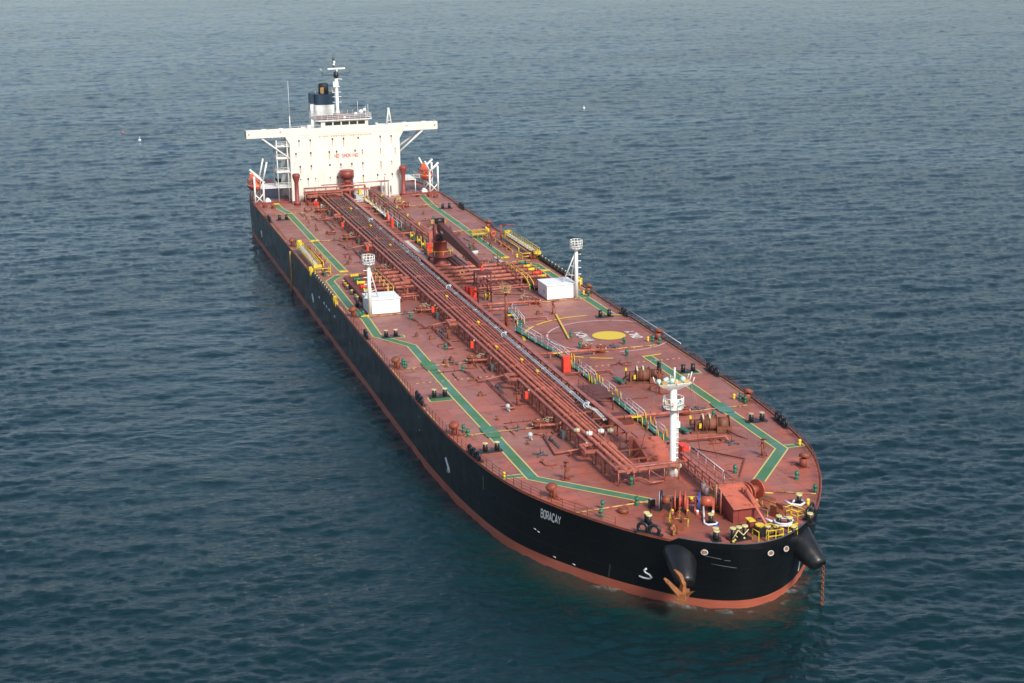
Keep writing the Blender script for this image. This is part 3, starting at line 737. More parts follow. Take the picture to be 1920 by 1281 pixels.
# yellow marks on port pipes
for x in (-121, -106, -96, -86): 
    b = MB(); b.cyl((0, 0, 0), (0, 0, .5), .16, n=8); b.torus((0, 0, .5), .22, .06, n=10, k=4); b.build('yellow_valve', 'yellow', SHIP, (x, 4.9, 2.2))
# ladders of pipes between tracks behind the crane
for x in (-124, -121.6, -115, -111, -102, -94, -90, -80, -70, -64):
    b = MB(); b.tube([(x, -1.4, .5), (x, 3.9, .5)], random.choice((.12, .18, .1)), 6)
    for y in (-1, 1.5, 3.5): b.box((x, y, .22), (.2, .2, .44))
    b.build('crossover_pipe', random.choice(('pipe', 'rustred', 'pipedk')), SHIP)
b = MB(); b.tube([(-126.5, -.6, 1.0), (-126.5, 2.0, 1.0)], .2, 8); b.build('crossover_pipe', 'grey', SHIP)
b = MB(); b.strip([(-78.5, .1), (-62, .1)], -.8, .8, .5)
for x in np.arange(-78.3, -62, .8): b.box((x, .1, .75), (.14, 1.6, .5))
b.build('floor_grating', 'grey', SHIP)
b = MB(); b.box((0, 0, .7), (2.2, 1.6, 1.4)); b.box((0, 0, 1.45), (2.4, 1.8, .1)); b.box((.3, .3, 2.0), (.9, .6, 1.1), m=1)
b.build('valve_cabinet', ['grey', 'yellow'], SHIP, (-130.5, 1.7, 0))

# ------------------------------------------------------------------ cargo manifold
MX = (-50.0, -47.0, -44.2, -41.2, -38.6)
ends = {-1: ['yellow', 'green', 'yellow', 'red', 'yellow'], 1: ['green', 'yellow', 'yellow', 'red', 'yellow']}
for sg in (-1, 1):
    for i, x in enumerate(MX):
        y0 = -7.2 if sg < 0 else -1.4; y1 = sg*14.3; r = (.26, .30, .30, .32, .24)[i]
        b = MB(); b.tube([(x, y0, 1.35), (x, y1, 1.35)], r, 10)
        for y in np.arange(min(y0, y1)+2, max(y0, y1), 3.4): b.cyl((x, y-.06, 1.35), (x, y+.06, 1.35), r*1.5, n=10); b.box((x, y+.6, .6), (.2, .2, 1.2))
        o = b.build('manifold_pipe', 'pipe', SHIP)
        q = MB(); q.cyl((x, y1, 1.35), (x, y1+sg*1.3, 1.35), r*.95, n=12); q.cyl((x, y1+sg*1.25, 1.35), (x, y1+sg*1.4, 1.35), r*1.45, n=12)
        k = q.build('end_reducer', ends[sg][i], None); k.parent = o; k.location = (0, 0, 0)
    for x in (-53.4, -51.8, -35.6, -34.0):
        b = MB(); b.tube([(x, (-7.2 if sg < 0 else -1.4), .8), (x, sg*11.5, .8)], .14, 7)
        for y in (8, 10.5): b.box((x, sg*y, .35), (.2, .2, .7))
        b.build('manifold_pipe', 'pipe', SHIP)
    # fore-and-aft header and valves
    b = MB(); b.tube([(-54, sg*10.2, .75), (-33, sg*10.2, .75)], .2, 8)
    for x in MX: b.cyl((x, sg*10.6, 1.3), (x, sg*10.6, 2.3), .12, n=6); b.torus((x, sg*10.6, 2.3), .32, .05, n=12, k=4); b.ball((x, sg*10.6, 1.4), .42, 9)
    b.build('manifold_header', 'pipedk', SHIP)
    # drip tray
    b = MB(); y0, y1 = sorted((sg*12.3, sg*16.6)); b.bx(-51.5, -33.8, y0, y1, .45, .95)
    for x in np.arange(-51, -34, 2.2):
        for y in (y0+.2, y1-.2): b.cyl((x, y, 0), (x, y, .5), .08, n=5)
    tr = b.build('drip_tray', 'pipedk', SHIP)
    b = MB()
    for y in (12.0, 11.2):
        b.tube([(-55.5, sg*y, .2), (-55.2, sg*y, 2.2), (-36.2, sg*y, 2.2), (-34.6, sg*(y+.3), 1.3), (-33.9, sg*(y+.3), .2)], .07, 5)
    for x in np.arange(-53, -36, 3.2): b.cyl((x, sg*12.0, 0), (x, sg*12.0, 2.2), .05, n=4)
    b.build('manifold_rail', 'yellow', SHIP)
    # spill gear along tray
    for x in (-49, -47.2, -45.5, -41.6, -38.2, -36.8):
        b = MB(); b.cyl((0, 0, 0), (0, 0, .8), .22, n=10, m=0); b.torus((0, 0, .8), .22, .06, n=10, k=4, m=1); b.build('tray_valve', [random.choice(('dkgrey', 'rustred')), random.choice(('yellow', 'cream', 'tan'))], SHIP, (x, sg*17.1, 0))
# rubber fenders along both sides
for sg in (-1, 1):
    f0 = None
    for i, x in enumerate(np.arange(-57.2, -38.4, 1.9)):
        if f0 is None:
            b = MB(); b.cyl((-.75, 0, .45), (.75, 0, .45), .40, n=10); b.torus((-.75, 0, .45), .30, .10, (1, 0, 0), 10, 5); b.torus((.75, 0, .45), .30, .10, (1, 0, 0), 10, 5); b.ball((.9, 0, .85), .13, 6, 1)
            f0 = b.build('side_fender', ['black', 'palecap'], SHIP, (x, sg*20.7, 0))
        else: dup(f0, (x, sg*20.7, 0))
    b = MB()
    for x in (-60.2, -59.0, -36.6, -35.2): b.box((x, sg*20.85, .5), (.35, .5, 1.5))
    b.build('hose_rest', 'yellow', SHIP)

# ------------------------------------------------------------------ hose-handling crane
CX, CY = -58.6, 2.3
crn = MB(); crn.lathe((CX, CY, 0), [(1.55, 0), (1.5, .25), (1.25, .3), (1.25, 4.4), (1.45, 4.45), (1.45, 4.7), (1.0, 4.75)], 18)
crane = crn.build('hose_crane', 'brown', SHIP)
def sub(b, name, mat, par, label=None):
    o = b.build(name, mat, None); o.parent = par; o.location = (0, 0, 0)
    if label: o['label'] = label
    return o
b = MB(); b.cyl((CX, CY, 1.9), (CX, CY, 2.05), 2.3, n=20); b.torus((CX, CY, 3.0), 2.25, .05, n=24, k=4, m=1)
for a in range(0, 360, 40): b.cyl((CX+2.25*math.cos(R(a)), CY+2.25*math.sin(R(a)), 2.0), (CX+2.25*math.cos(R(a)), CY+2.25*math.sin(R(a)), 3.0), .04, n=4, m=1)
sub(b, 'service_platform', ['brown', 'yellow'], crane)
b = MB()
for s in (-.95, .95): b.box((CX-.2, CY+s, 6.0), (1.3, .25, 2.9)); b.tube([(CX+.9, CY+s, 4.8), (CX-.3, CY+s, 7.1)], .1, 6)
b.box((CX-.4, CY, 5.2), (1.4, 1.6, 1.0)); b.box((CX+.9, CY+.2, 5.4), (.7, .9, .9), m=1); b.cyl((CX+1.2, CY-.6, 5.0), (CX+2.6, CY-.4, 5.9), .22, n=8, m=1)
sub(b, 'slewing_column', ['brown', 'black'], crane)
j0 = Vector((CX+.2, CY+.1, 6.9)); j1 = Vector((-31.2, 2.3, 5.5)); ax = (j1-j0).normalized(); sd = ax.cross(Vector((0, 0, 1))).normalized(); up = sd.cross(ax)
rg = []
for t, h, w in ((-.04, .5, .42), (0, 1.0, .5), (.25, 1.0, .5), (.75, .72, .42), (1, .42, .34)):
    c = j0.lerp(j1, t); rg.append([c+sd*w+up*h, c-sd*w+up*h, c-sd*w-up*h*.8, c+sd*w-up*h*.8])
b = MB(); b.loft(rg, 0, smooth=False); sub(b, 'jib', 'crane', crane)
b = MB(); b.cyl(tuple(j0+Vector((-.6, -.8, 1.2))), tuple(j0+Vector((-.6, .8, 1.2))), .5, n=12, m=0)
for s in (-1.35, 1.1): b.box(j0+Vector((-.6, s, 1.1)), (.8, .7, .6), m=1)
sub(b, 'hoist_winch', ['black', 'tan'], crane)
b = MB(); c = j0.lerp(j1, .12); b.box(c-sd*-.53, (1.8, .03, .36), math.atan2(ax.y, ax.x)); sub(b, 'name_plate', 'whitehouse', crane)
b = MB(); b.tube([tuple(j0+Vector((1.0, 0, -1.6))), tuple(j0.lerp(j1, .35)-up*.7)], .16, 8); sub(b, 'luffing_cylinder', 'dkgrey', crane)
b = MB(); b.box(j1+Vector((.9, 0, -.5)), (.35, .35, 1.0)); b.ball(j1+Vector((.9, 0, .1)), .2, 8); sub(b, 'hook_block', 'red', crane)
# jib rest
b = MB()
for x in (-30.8, -28.6):
    for y in (1.1, 3.3): b.cyl((x, y, 0), (x+.1, y, 4.9), .13, n=6)
for z in (1.6, 3.2, 4.8):
    b.bx(-30.9, -28.4, 1.0, 1.2, z, z+.16); b.bx(-30.9, -28.4, 3.2, 3.4, z, z+.16); b.bx(-30.9, -30.7, 1.0, 3.4, z, z+.16); b.bx(-28.6, -28.4, 1.0, 3.4, z, z+.16)
for y in (1.1, 3.3): b.tube([(-30.8, y, .1), (-28.6, y, 1.6)], .05, 4); b.tube([(-28.6, y, 1.6), (-30.8, y, 3.2)], .05, 4)
b.bx(-30.9, -28.4, .9, 3.5, 4.9, 5.0)
b.build('jib_rest', 'crane', SHIP)
for x, y, h in ((-32.6, .6, 2.1), (-31.2, .9, 2.1), (-67.2, 2.3, 2.4), (14.3, 1.9, 2.15)):
    b = MB(); b.bx(-.55, .55, -.5, .5, .06, h); b.bx(-.6, .6, -.55, .55, h, h+.06); b.bx(.552, .575, -.4, .4, .2, h-.15); b.build('foam_cabinet', 'red', SHIP, (x, y, 0), label='bright red upright cabinet')
b = MB(); b.box((0, 0, .5), (1.0, 1.0, 1.0)); b.ball((0, 0, 1.2), .3, 8, 1); b.build('deck_locker', ['orange', 'green'], SHIP, (-64.5, 1.0, 0))
# red light post with cream lamp basket
b = MB(); b.cyl((0, 0, 0), (0, 0, 5.6), .27, .2, n=10)
for a in range(4): b.box((.3*math.cos(a*1.571), .3*math.sin(a*1.571), .4), (.7, .06, .8), a*1.571)
lp = b.build('light_post', 'rustred', SHIP, (-12.3, 1.1, 0))
b = MB(); b.cyl((0, 0, 5.5), (0, 0, 5.56), .95, n=10); 
for z in (6.0, 6.5): b.torus((0, 0, z), .95, .035, n=14, k=4)
for a in range(10): b.cyl((.95*math.cos(a*.628), .95*math.sin(a*.628), 5.5), (.95*math.cos(a*.628), .95*math.sin(a*.628), 6.5), .03, n=4)
b.ball((0, 0, 6.0), .3, 8, 1); sub(b, 'lamp_basket', ['tan', 'dkgrey'], lp)

# ------------------------------------------------------------------ starboard branch pipes (one set per tank bay)
def bay_star(x):
    b = MB(); z = .32
    b.tube([(x-6.6, -11.5, .1), (x-4.4, -11.0, z), (x-.2, -10.8, z), (x-.2, -7.2, .9)], .11, 6)
    b.tube([(x-.1, -9.8, z), (x+12.8, -9.8, z), (x+12.8, -10.5, z), (x+12.6, -10.8, .15)], .12, 6)
    for q in (x+2, x+6, x+10): b.box((q, -9.8, .12), (.2, .2, .24))
    return b.build('branch_pipe', 'pipe', SHIP)
for x in (16.2, -15.0, -77.5, -108.5): bay_star(x)
b = MB(); b.tube([(40.6, -9.6, .3), (47.8, -10.4, .3), (47.6, -6.0, .5)], .12, 6); b.tube([(40.4, -9.6, .3), (39.5, -10.5, .1)], .09, 6); b.build('branch_pipe', 'pipe', SHIP)
for x in ST:
    b = MB(); b.tube([(x+1.5, -9.9, .62), (x+1.9, -7.2, .62), (x+1.9, -5.5, 1.2)], .17, 8); b.cyl((x+1.6, -9.3, .62), (x+1.65, -9.1, .62), .28, n=8); b.build('drop_pipe', 'pipe', SHIP)
    b = MB(); b.tube([(x+2.0, -1.2, .75), (x+2.5, 9.2, .75)], .22, 8)
    for y in (1.5, 5, 8): b.cyl((x+2.2, y-.06, .75), (x+2.2, y+.06, .75), .33, n=8); b.box((x+2.2, y+.4, .3), (.25, .25, .6))
    b.build('drop_pipe', 'pipe', SHIP)
    b = MB()
    for dx in (3.0, 4.4):
        b.tube([(x+dx, -6.0, 1.5), (x+dx, -6.4, .8), (x+dx, -7.4, .6), (x+dx, -7.8, .05)], .11, 6)
        b.cyl((x+dx, -7.5, .3), (x+dx, -7.5, 1.2), .07, n=5)
    b.box((x+5.6, -7.6, .5), (.9, .5, 1.0), m=1); b.build('drain_valves', ['rustred', 'dkgrey'], SHIP)
for x in (18.2, 41.8, -12.8, -75):
    b = MB(); b.tube([(x, -9.2, .25), (x+3.8, -9.15, .25)], .10, 5); b.cyl((x+.2, -9.2, .25), (x+.9, -9.2, .25), .2, n=7); b.build('eductor', 'dkgrey', SHIP)
# port bay pipes forward
for x, y1 in ((16.6, 7.4), (48.2, 10.6), (-15, 8.2)):
    b = MB(); b.tube([(x, -1.0, .45), (x+.6, y1, .45), (x+1.3, y1, .1)], .13, 6)
    for y in (0.5, 3, 5.5): b.box((x+.3, y, .2), (.2, .2, .4))
    b.build('branch_pipe', 'pipe', SHIP)
for x in (24, 29.5, -6):
    b = MB(); b.tube([(x, -1.0, .2), (x+.4, 8.0, .2)], .06, 5); b.build('branch_pipe', 'rustred', SHIP)
b = MB(); b.tube([(-31.5, 4.5, .6), (-29, 10.2, .6), (-22, 10.0, .4)], .13, 6); b.build('branch_pipe', 'pipe', SHIP)
b = MB(); b.tube([(-19.4, -.5, .8), (-18.6, .3, 1.3), (-18.4, 2.8, 1.3)], .24, 8); b.build('branch_pipe', 'pipe', SHIP)
b = MB(); b.tube([(50, 4.4, .3), (56.5, 9.6, .25), (62, 6.5, .25)], .08, 5); b.tube([(50, 5.2, .3), (62.5, 5.6, .25)], .07, 5); b.build('branch_pipe', 'rustred', SHIP)
# small stepping frame above the track (rust trestle)
b = MB()
for x in (27.5, 33.0):
    for y in (-.6, 2.0): b.cyl((x, y, 0), (x, y, 1.8), .07, n=5)
b.bx(27.3, 33.2, -.8, 2.2, 1.75, 1.85); railing([(27.4, -.7, 1.85), (33.1, -.7, 1.85), (33.1, 2.1, 1.85)], .9, 2, .03, 2, b)
b.tube([(33, -.6, .1), (29, -.6, 1.7)], .05, 4); b.build('stile_platform', 'crane', SHIP); b = MB(); b.bx(36, 39.5, -.8, 2.4, .0, .62); b.build('pipe_box', 'crane', SHIP)
# slanted companion hood abaft the foremast
b = MB(); b.add([(50.0, -1.6, 0), (50.0, 1.6, 0), (54.4, 1.6, 0), (54.4, -1.6, 0), (50.0, -1.6, 1.9), (50.0, 1.6, 1.9), (54.4, 1.6, .9), (54.4, -1.6, .9)],
            [(0, 1, 5, 4), (1, 2, 6, 5), (2, 3, 7, 6), (3, 0, 4, 7), (4, 5, 6, 7)])
b.box((50.1, -1.9, 1.1), (.12, .5, 2.2)); b.bx(50.8, 53.6, -.6, 1.2, 1.55, 1.6) if False else None
b.build('companion_hood', 'brownwin', SHIP)

rc = random.Random(11); protos = []
b = MB(); b.cyl((0, 0, 0), (0, 0, .55), .1, n=6); b.cyl((-.2, 0, .5), (.25, 0, .55), .09, n=6); b.box((0, 0, .04), (.5, .5, .08)); protos.append(b.build('air_pipe_head', 'rustred', SHIP, (-104, -12.4, 0)))
b = MB(); b.tube([(0, 0, .12), (1.6, 0, .12), (1.9, .4, .1), (1.9, 1.3, .1)], .07, 5); b.cyl((.8, 0, .1), (.8, 0, .55), .05, n=5); b.torus((.8, 0, .55), .16, .04, n=9, k=4); protos.append(b.build('small_pipe_run', 'rustred', SHIP, (-96, -11.5, 0)))
b = MB(); b.box((0, 0, .28), (.5, .35, .56)); b.cyl((0, 0, .56), (0, 0, .75), .08, n=6); b.box((.5, .1, .1), (.6, .1, .1)); protos.append(b.build('junction_box', 'winchrust', SHIP, (-70, -11.9, 0)))
b = MB(); b.tube([(0, 0, .1), (3.4, .1, .1), (3.6, .3, .1)], .05, 5); b.cyl((1, 0, 0), (1, 0, .4), .06, n=5); b.cyl((2.6, .1, 0), (2.6, .1, .35), .06, n=5); protos.append(b.build('small_pipe_run', 'pipedk', SHIP, (-118, -12.6, 0)))
for q in range(84):
    x = rc.uniform(-128, -60) if q < 46 else rc.uniform(-26, 50)
    if rc.random() < .55 or -16 < x < 12: y = rc.uniform(-13.2, -8.2)
    else: y = rc.uniform(7.2, 13.2)
    if -34 < x < -24: continue
    dup(rc.choice(protos), (x, y, 0), rc.choice((0, 1.571, 3.14, -1.571))+rc.uniform(-.1, .1))
# ------------------------------------------------------------------ lockers with light masts
def light_mast(px, py, sg):
    b = MB(); b.cyl((0, 0, 0), (0, 0, 8.4), .33, .27, n=12)
    mast = b.build('light_mast', 'white', SHIP, (px, py, 0))
    b = MB(); b.tube([(0, 0, 8.0), (-1.8, -sg*1.7, 2.4)], .12, 6); b.tube([(-.05, -sg*.1, 7.9), (-3.0, sg*.1, 2.4)], .10, 6)
    for z in (3.8, 5.3): 
        t = (8-z)/5.6; b.tube([(0, 0, z), (-1.8*t, -sg*1.7*t, z)], .08, 5)
    sub(b, 'brace', 'white', mast)
    b = MB(); b.cyl((0, 0, 8.35), (0, 0, 8.45), 1.0, n=10)
    b.lathe((0, 0, 8.0), [(.3, 0), (1.0, .4)], 10)
    for z in (8.8, 9.25, 9.7): b.torus((0, 0, z), 1.0, .05, n=14, k=4)
    for a in range(12): b.cyl((math.cos(a*.524), math.sin(a*.524), 8.4), (math.cos(a*.524), math.sin(a*.524), 9.7), .045, n=4)
    sub(b, 'basket', 'white', mast)
    b = MB()
    for a in (0.2, 1.5, -1.2): b = MB(); b.box((.62*math.cos(a), .62*math.sin(a), 9.0), (.25, .5, .4), a); b.cyl((.62*math.cos(a), .62*math.sin(a), 8.4), (.62*math.cos(a), .62*math.sin(a), 8.8), .05, n=5); sub(b, 'floodlight', 'grey', mast)
    b = MB()
    for z in (2.9, 4.0, 5.1, 6.2, 7.3): b.box((-.1, sg*.5, z), (.1, .7, .1))
    sub(b, 'ladder_rung', 'white', mast)
def locker(sg):
    y0, y1 = sorted((sg*12.2, sg*17.2))
    b = MB(); b.bx(-31.6, -26.7, y0, y1, .0, 2.35)
    o = b.build('white_locker', 'whitehouse', SHIP)
    b = MB(); b.bx(-31.75, -26.55, y0-.12, y1+.12, 2.35, 2.45); sub(b, 'roof', 'whitehouse', o)
    b = MB(); b.bx(-31.8, -26.5, y0-.15, y1+.15, .0, .1); sub(b, 'coaming', 'rustred', o)
    b = MB(); b.bx(-28.6, -27.6, y0-.04, y0-.005, .2, 2.1); sub(b, 'door', 'whitehouse', o)
    light_mast(-26.35, sg*17.1, sg)
locker(-1); locker(1)
b = MB(); b.bx(-28.2, -27.9, 12.04, 12.14, .9, 1.5); b.build('handle_box', 'grey', SHIP)

# ------------------------------------------------------------------ foremast
fm = MB(); fm.lathe((0, 0, 0), [(.75, 0), (.5, 1.2), (.38, 1.6), (.38, 10.4)], 14); fm = fm.build('foremast', 'white', SHIP, (58.3, 0, 0))
b = MB(); b.cyl((0, 0, 7.85), (0, 0, 7.97), 1.12, n=12)
for z in (8.5, 9.1): b.torus((0, 0, z), 1.12, .05, n=16, k=4)
for a in range(10): b.cyl((1.12*math.cos(a*.628), 1.12*math.sin(a*.628), 7.9), (1.12*math.cos(a*.628), 1.12*math.sin(a*.628), 9.1), .05, n=4)
sub(b, 'middle_platform', 'white', fm)
b = MB()
for a in (-.6, .9, 2.1, -2.2): b = MB(); b.ball((.8*math.cos(a), .8*math.sin(a), 8.4), .24, 8); sub(b, 'lamp', 'mint' if a > 0 else 'tan', fm)
b = MB()
out = [(-.75, -1.9), (-.9, 0), (-.75, 1.9), (.75, 1.9), (.9, 0), (.75, -1.9)]
lo = [(x*.35, y*.3) for x, y in out]
b.loft([[Vector((x, y, 10.0)) for x, y in lo], [Vector((x, y, 10.45)) for x, y in [(x*.8, y*.8) for x, y in out]], [Vector((x, y, 10.75)) for x, y in out]], 0, smooth=False)
for x, y in out: b.cyl((x, y, 10.7), (x*1.05, y*1.12, 11.4), .06, n=5)
b.cyl((0, .1, 10.7), (0, .1, 12.5), .11, n=6); b.tube([(0, 1.9, 10.8), (-.1, 2.2, 11.8)], .07, 5)
sub(b, 'crosstree', 'white', fm)
b = MB()
for x, y, r in ((.3, -1.9, .3), (0, -1.0, .27), (.5, -.4, .32), (.2, 1.0, .34), (-.3, -.7, .25)): b = MB(); b.ball((x, y, 11.15), r, 10); sub(b, 'lamp', 'mint', fm)
b = MB(); b.box((.45, -1.3, 10.95), (.5, .6, .35)); b.box((.3, .2, 10.95), (.4, .9, .3)); b.box((.3, 1.35, 10.95), (.4, .7, .3)); sub(b, 'lamp_bracket', 'tan', fm)
b = MB(); b.tube([(.0, .55, 1.5), (.0, .55, 7.8)], .07, 5)
for z in np.arange(2, 7.8, .6): b.box((0, .45, z), (.35, .3, .06))
b.box((0, .55, 5.9), (.5, .35, .7)); sub(b, 'ladder', 'white', fm)
for p in ((52.8, -2.1), (52.4, 5.8), (54.5, 7.0)):
    top = (58.3, -1.9 if p[1] < 0 else 1.9, 10.7)
    b = MB(); b.tube([top, (p[0], p[1], 0.05)], .035, 4); b.build('mast_stay', 'wire', SHIP)
for y in (-.95, -.1, .5):
    b = MB(); b.ball((58.9, y, 1.15+.1), .34, 10); b.cyl((58.6, y, .2), (58.9, y, 1.2), .12, n=6); b.build('bell_float', 'cream', SHIP)
b = MB(); b.bx(52.0, 53.8, 3.0, 3.9, .0, 1.5); b.build('hose_locker', 'red', SHIP)

# ------------------------------------------------------------------ deck winches on the port side
def winch():
    b = MB(); b.box((0, 0, .12), (2.0, 3.4, .24))
    b.cyl((0, -.2, 1.05), (0, 1.5, 1.05), .9, n=16); b.cyl((-.1, 1.7, .9), (-.1, 3.0, .9), .8, n=14); b.cyl((-.1, 3.0, .9), (-.1, 3.15, .9), 1.0, n=16); b.box((.5, 2.3, .45), (1.4, 1.8, .7))
    for y in (-.25, .6, 1.5): b.cyl((0, y-.06, 1.05), (0, y+.06, 1.05), 1.0, n=20)
    b.box((.1, -.8, .85), (.9, .7, 1.3)); b.cyl((0, -1.2, 1.2), (0, -1.7, 1.2), .35, .42, n=12)
    b.cyl((0, 1.5, 1.05), (0, 2.0, 1.05), .3, n=10)
    return b
def winchset(x, y):
    o = winch().build('mooring_winch', 'winchrust', SHIP, (x, y, 0), -.2)
    b = MB(); b.box((.2, -2.6, .5), (2.6, .65, .14), .35); b.box((.2, -2.6, .25), (.1, .4, .5)); sub(b, 'step_plate', 'green', o)
    b = MB()
    for yy in (-.2, .62): b.torus((0, yy, 1.55), .62, .14, (0, 1, 0), 14, 6, 0, .9)
    sub(b, 'rope_coil', 'cream', o)
    b = MB(); b.box((.9, -.6, 1.0), (.16, .3, .6)); b.box((-.3, -1.6, 1.6), (.2, .25, .7)); sub(b, 'brake_lever', 'yellow', o)
    b = MB(); b.box((.5, -.55, .9), (.3, .3, .9)); sub(b, 'motor', 'black', o)
    b = MB(); b.tube([(.3, 2.0, .6), (2.6, 3.6, .15), (3.6, 4.6, .05)], .08, 5); sub(b, 'supply_pipe', 'crane', o)
    return o
winchset(22.4, 9.4); winchset(44.9, 9.4)

# ------------------------------------------------------------------ windlasses
def windlass(sg):
    A = math.atan2(5.1, 2.3)*sg-math.pi/2*sg     # yaw
    o = MB()
    o.box((0, .2, .1), (2.8, 7.6, .2))
    o = o.build('windlass', 'rustred', SHIP, (69.75, sg*3.2, 0), -R(24)*-sg if False else (-R(24) if sg < 0 else R(24)))
    def P(y): return -y if sg > 0 else y         # outboard is -y for starboard
    b = MB(); b.cyl((0, P(-2.55), 1.35), (0, P(3.0), 1.35), .14, n=8)
    sub(b, 'shaft', 'dkgrey', o)
    b = MB(); b.cyl((0, P(-2.62), 1.35), (0, P(-2.38), 1.35), 1.05, n=24); b.cyl((0, P(-2.7), 1.35), (0, P(-2.62), 1.35), .98, n=24, m=1); b.cyl((0, P(-2.38), 1.35), (0, P(-1.6), 1.35), .45, n=12, m=2)
    sub(b, 'drum_flange', ['black' if sg < 0 else 'deckred', 'whitehouse' if sg < 0 else 'deckred', 'rustred'], o)
    b = MB()
    for y in (-1.05, -.55, 0): b.cyl((0, P(y-.09), 1.35), (0, P(y+.09), 1.35), 1.05, n=20)
    b.cyl((0, P(-.55), 1.35), (0, P(0), 1.35), .6, n=12); b.box((-.8, P(-.9), .8), (.7, .7, 1.3))
    sub(b, 'gypsy_wheel', 'deckred', o)
    for y in (-1.35, .25, 1.1, 2.95):
        b = MB(); b.add([(-.8, P(y-.11), .1), (.9, P(y-.11), .1), (.25, P(y-.11), 1.75), (-.25, P(y-.11), 1.75), (-.8, P(y+.11), .1), (.9, P(y+.11), .1), (.25, P(y+.11), 1.75), (-.25, P(y+.11), 1.75)],
                        [(0, 1, 2, 3), (7, 6, 5, 4), (0, 4, 5, 1), (1, 5, 6, 2), (2, 6, 7, 3), (3, 7, 4, 0)]); sub(b, 'bearing_frame', 'deckred', o)
    b = MB(); b.cyl((0, P(.3), 1.35), (0, P(1.05), 1.35), .3, n=10); b.ball((.4, P(.65), 1.8), .2, 7, 1); sub(b, 'clutch', ['brown', 'yellow'], o)
    b = MB(); b.cyl((0, P(1.35), 1.35), (0, P(1.5), 1.35), .98, n=24); b.cyl((0, P(1.5), 1.35), (0, P(1.62), 1.35), .92, n=24, m=1); sub(b, 'brake_disc', ['blue' if sg < 0 else 'brown', 'dkgrey'], o)
    b = MB(); b.cyl((0, P(1.62), 1.35), (0, P(2.85), 1.35), .55, n=16); sub(b, 'rope_drum', 'deckred', o)
    b = MB()
    for y in (-1.3, .3, 1.3, 2.9): b.cyl((.95, P(y), 0), (.95, P(y), .5), .2, n=8, m=1); b.ball((1.0, P(y), .6), .17, 7, (0 if y < .5 else 2))
    sub(b, 'brake_handle', ['yellow', 'pipe', 'white'], o)
    # chain over the foredeck
    b = MB()
    for i in range(14):
        t = i/13; p = Vector((.9+5.2*t, P(-.55), .9-.75*t)); b.torus(p, .16, .06, (0, 1, 0) if i % 2 else (0, 0, 1), 8, 4, 0, 1.0)
    sub(b, 'chain_cable', 'anchor', o)
    b = MB(); b.box((4.6, P(-.55), .35), (1.2, 1.1, .7)); b.box((4.4, P(-1.0), .9), (.9, .14, .6)); b.box((4.4, P(-.1), .9), (.9, .14, .6)); sub(b, 'chain_stopper', 'rustred', o)
    b = MB(); railing([(1.6, P(-1.5), 0), (4.0, P(-1.5), 0), (4.0, P(.4), 0), (1.6, P(.4), 0)], .85, 1, .06, 1.6, b, 0, .05); sub(b, 'stopper_rail', 'yellow', o)
    b = MB(); railing([(-2.2, P(-1.9), 0), (-2.2, P(2.2), 0)], 1.0, 1, .06, 2.0, b, 0, .05); sub(b, 'rear_rail', 'yellow', o)
    return o
windlass(-1); windlass(1)
# small black control box near the starboard windlass
b = MB(); b.box((0, 0, .5), (.5, .6, 1.0)); b.box((.0, 0, 1.03), (.3, .4, .06), m=1); b.build('control_stand', ['black', 'grey'], SHIP, (67.3, -6.0, 0))
# ------------------------------------------------------------------ bosun house on the bow
b = MB()
b.add([(70.8, .3, 0), (70.8, 3.0, 0), (74.2, 3.0, 0), (74.2, .3, 0), (70.8, .3, 2.6), (70.8, 3.0, 2.6), (74.2, 3.0, 1.7), (74.2, .3, 1.7)],
      [(0, 1, 5, 4), (1, 2, 6, 5), (2, 3, 7, 6), (3, 0, 4, 7), (4, 5, 6, 7)])
bh = b.build('bosun_house', 'brown', SHIP)
b = MB(); b.add([(70.6, .15, 2.68), (70.6, 3.15, 2.68), (74.6, 3.15, 1.62), (74.6, .15, 1.62), (70.6, .15, 2.76), (70.6, 3.15, 2.76), (74.6, 3.15, 1.70), (74.6, .15, 1.70)],
                [(3, 2, 1, 0), (4, 5, 6, 7), (0, 1, 5, 4), (1, 2, 6, 5), (2, 3, 7, 6), (3, 0, 4, 7)]); sub(b, 'roof', 'brownwin', bh)
b = MB(); b.bx(70.5, 70.62, .2, 3.1, 2.76, 3.0); railing([(70.6, .2, 2.76), (70.6, 3.1, 2.76)], .8, 2, .04, 1.4, b); b.cyl((72.0, -.15, 0), (72.0, -.15, 2.9), .1, n=6); b.cyl((70.8, -.15, 0), (70.8, -.15, 3.2), .1, n=6); sub(b, 'roof_rail', 'pipe', bh)
b = MB(); b.tube([(72.2, 2.4, 2.9), (76.8, 2.9, .4)], .16, 8); b.box((72.2, 2.4, 2.8), (.4, .5, .4)); sub(b, 'davit_boom', 'brownwin', bh)
b = MB(); b.bx(74.205, 74.25, .9, 2.3, .2, 1.4); sub(b, 'door', 'brown', bh)
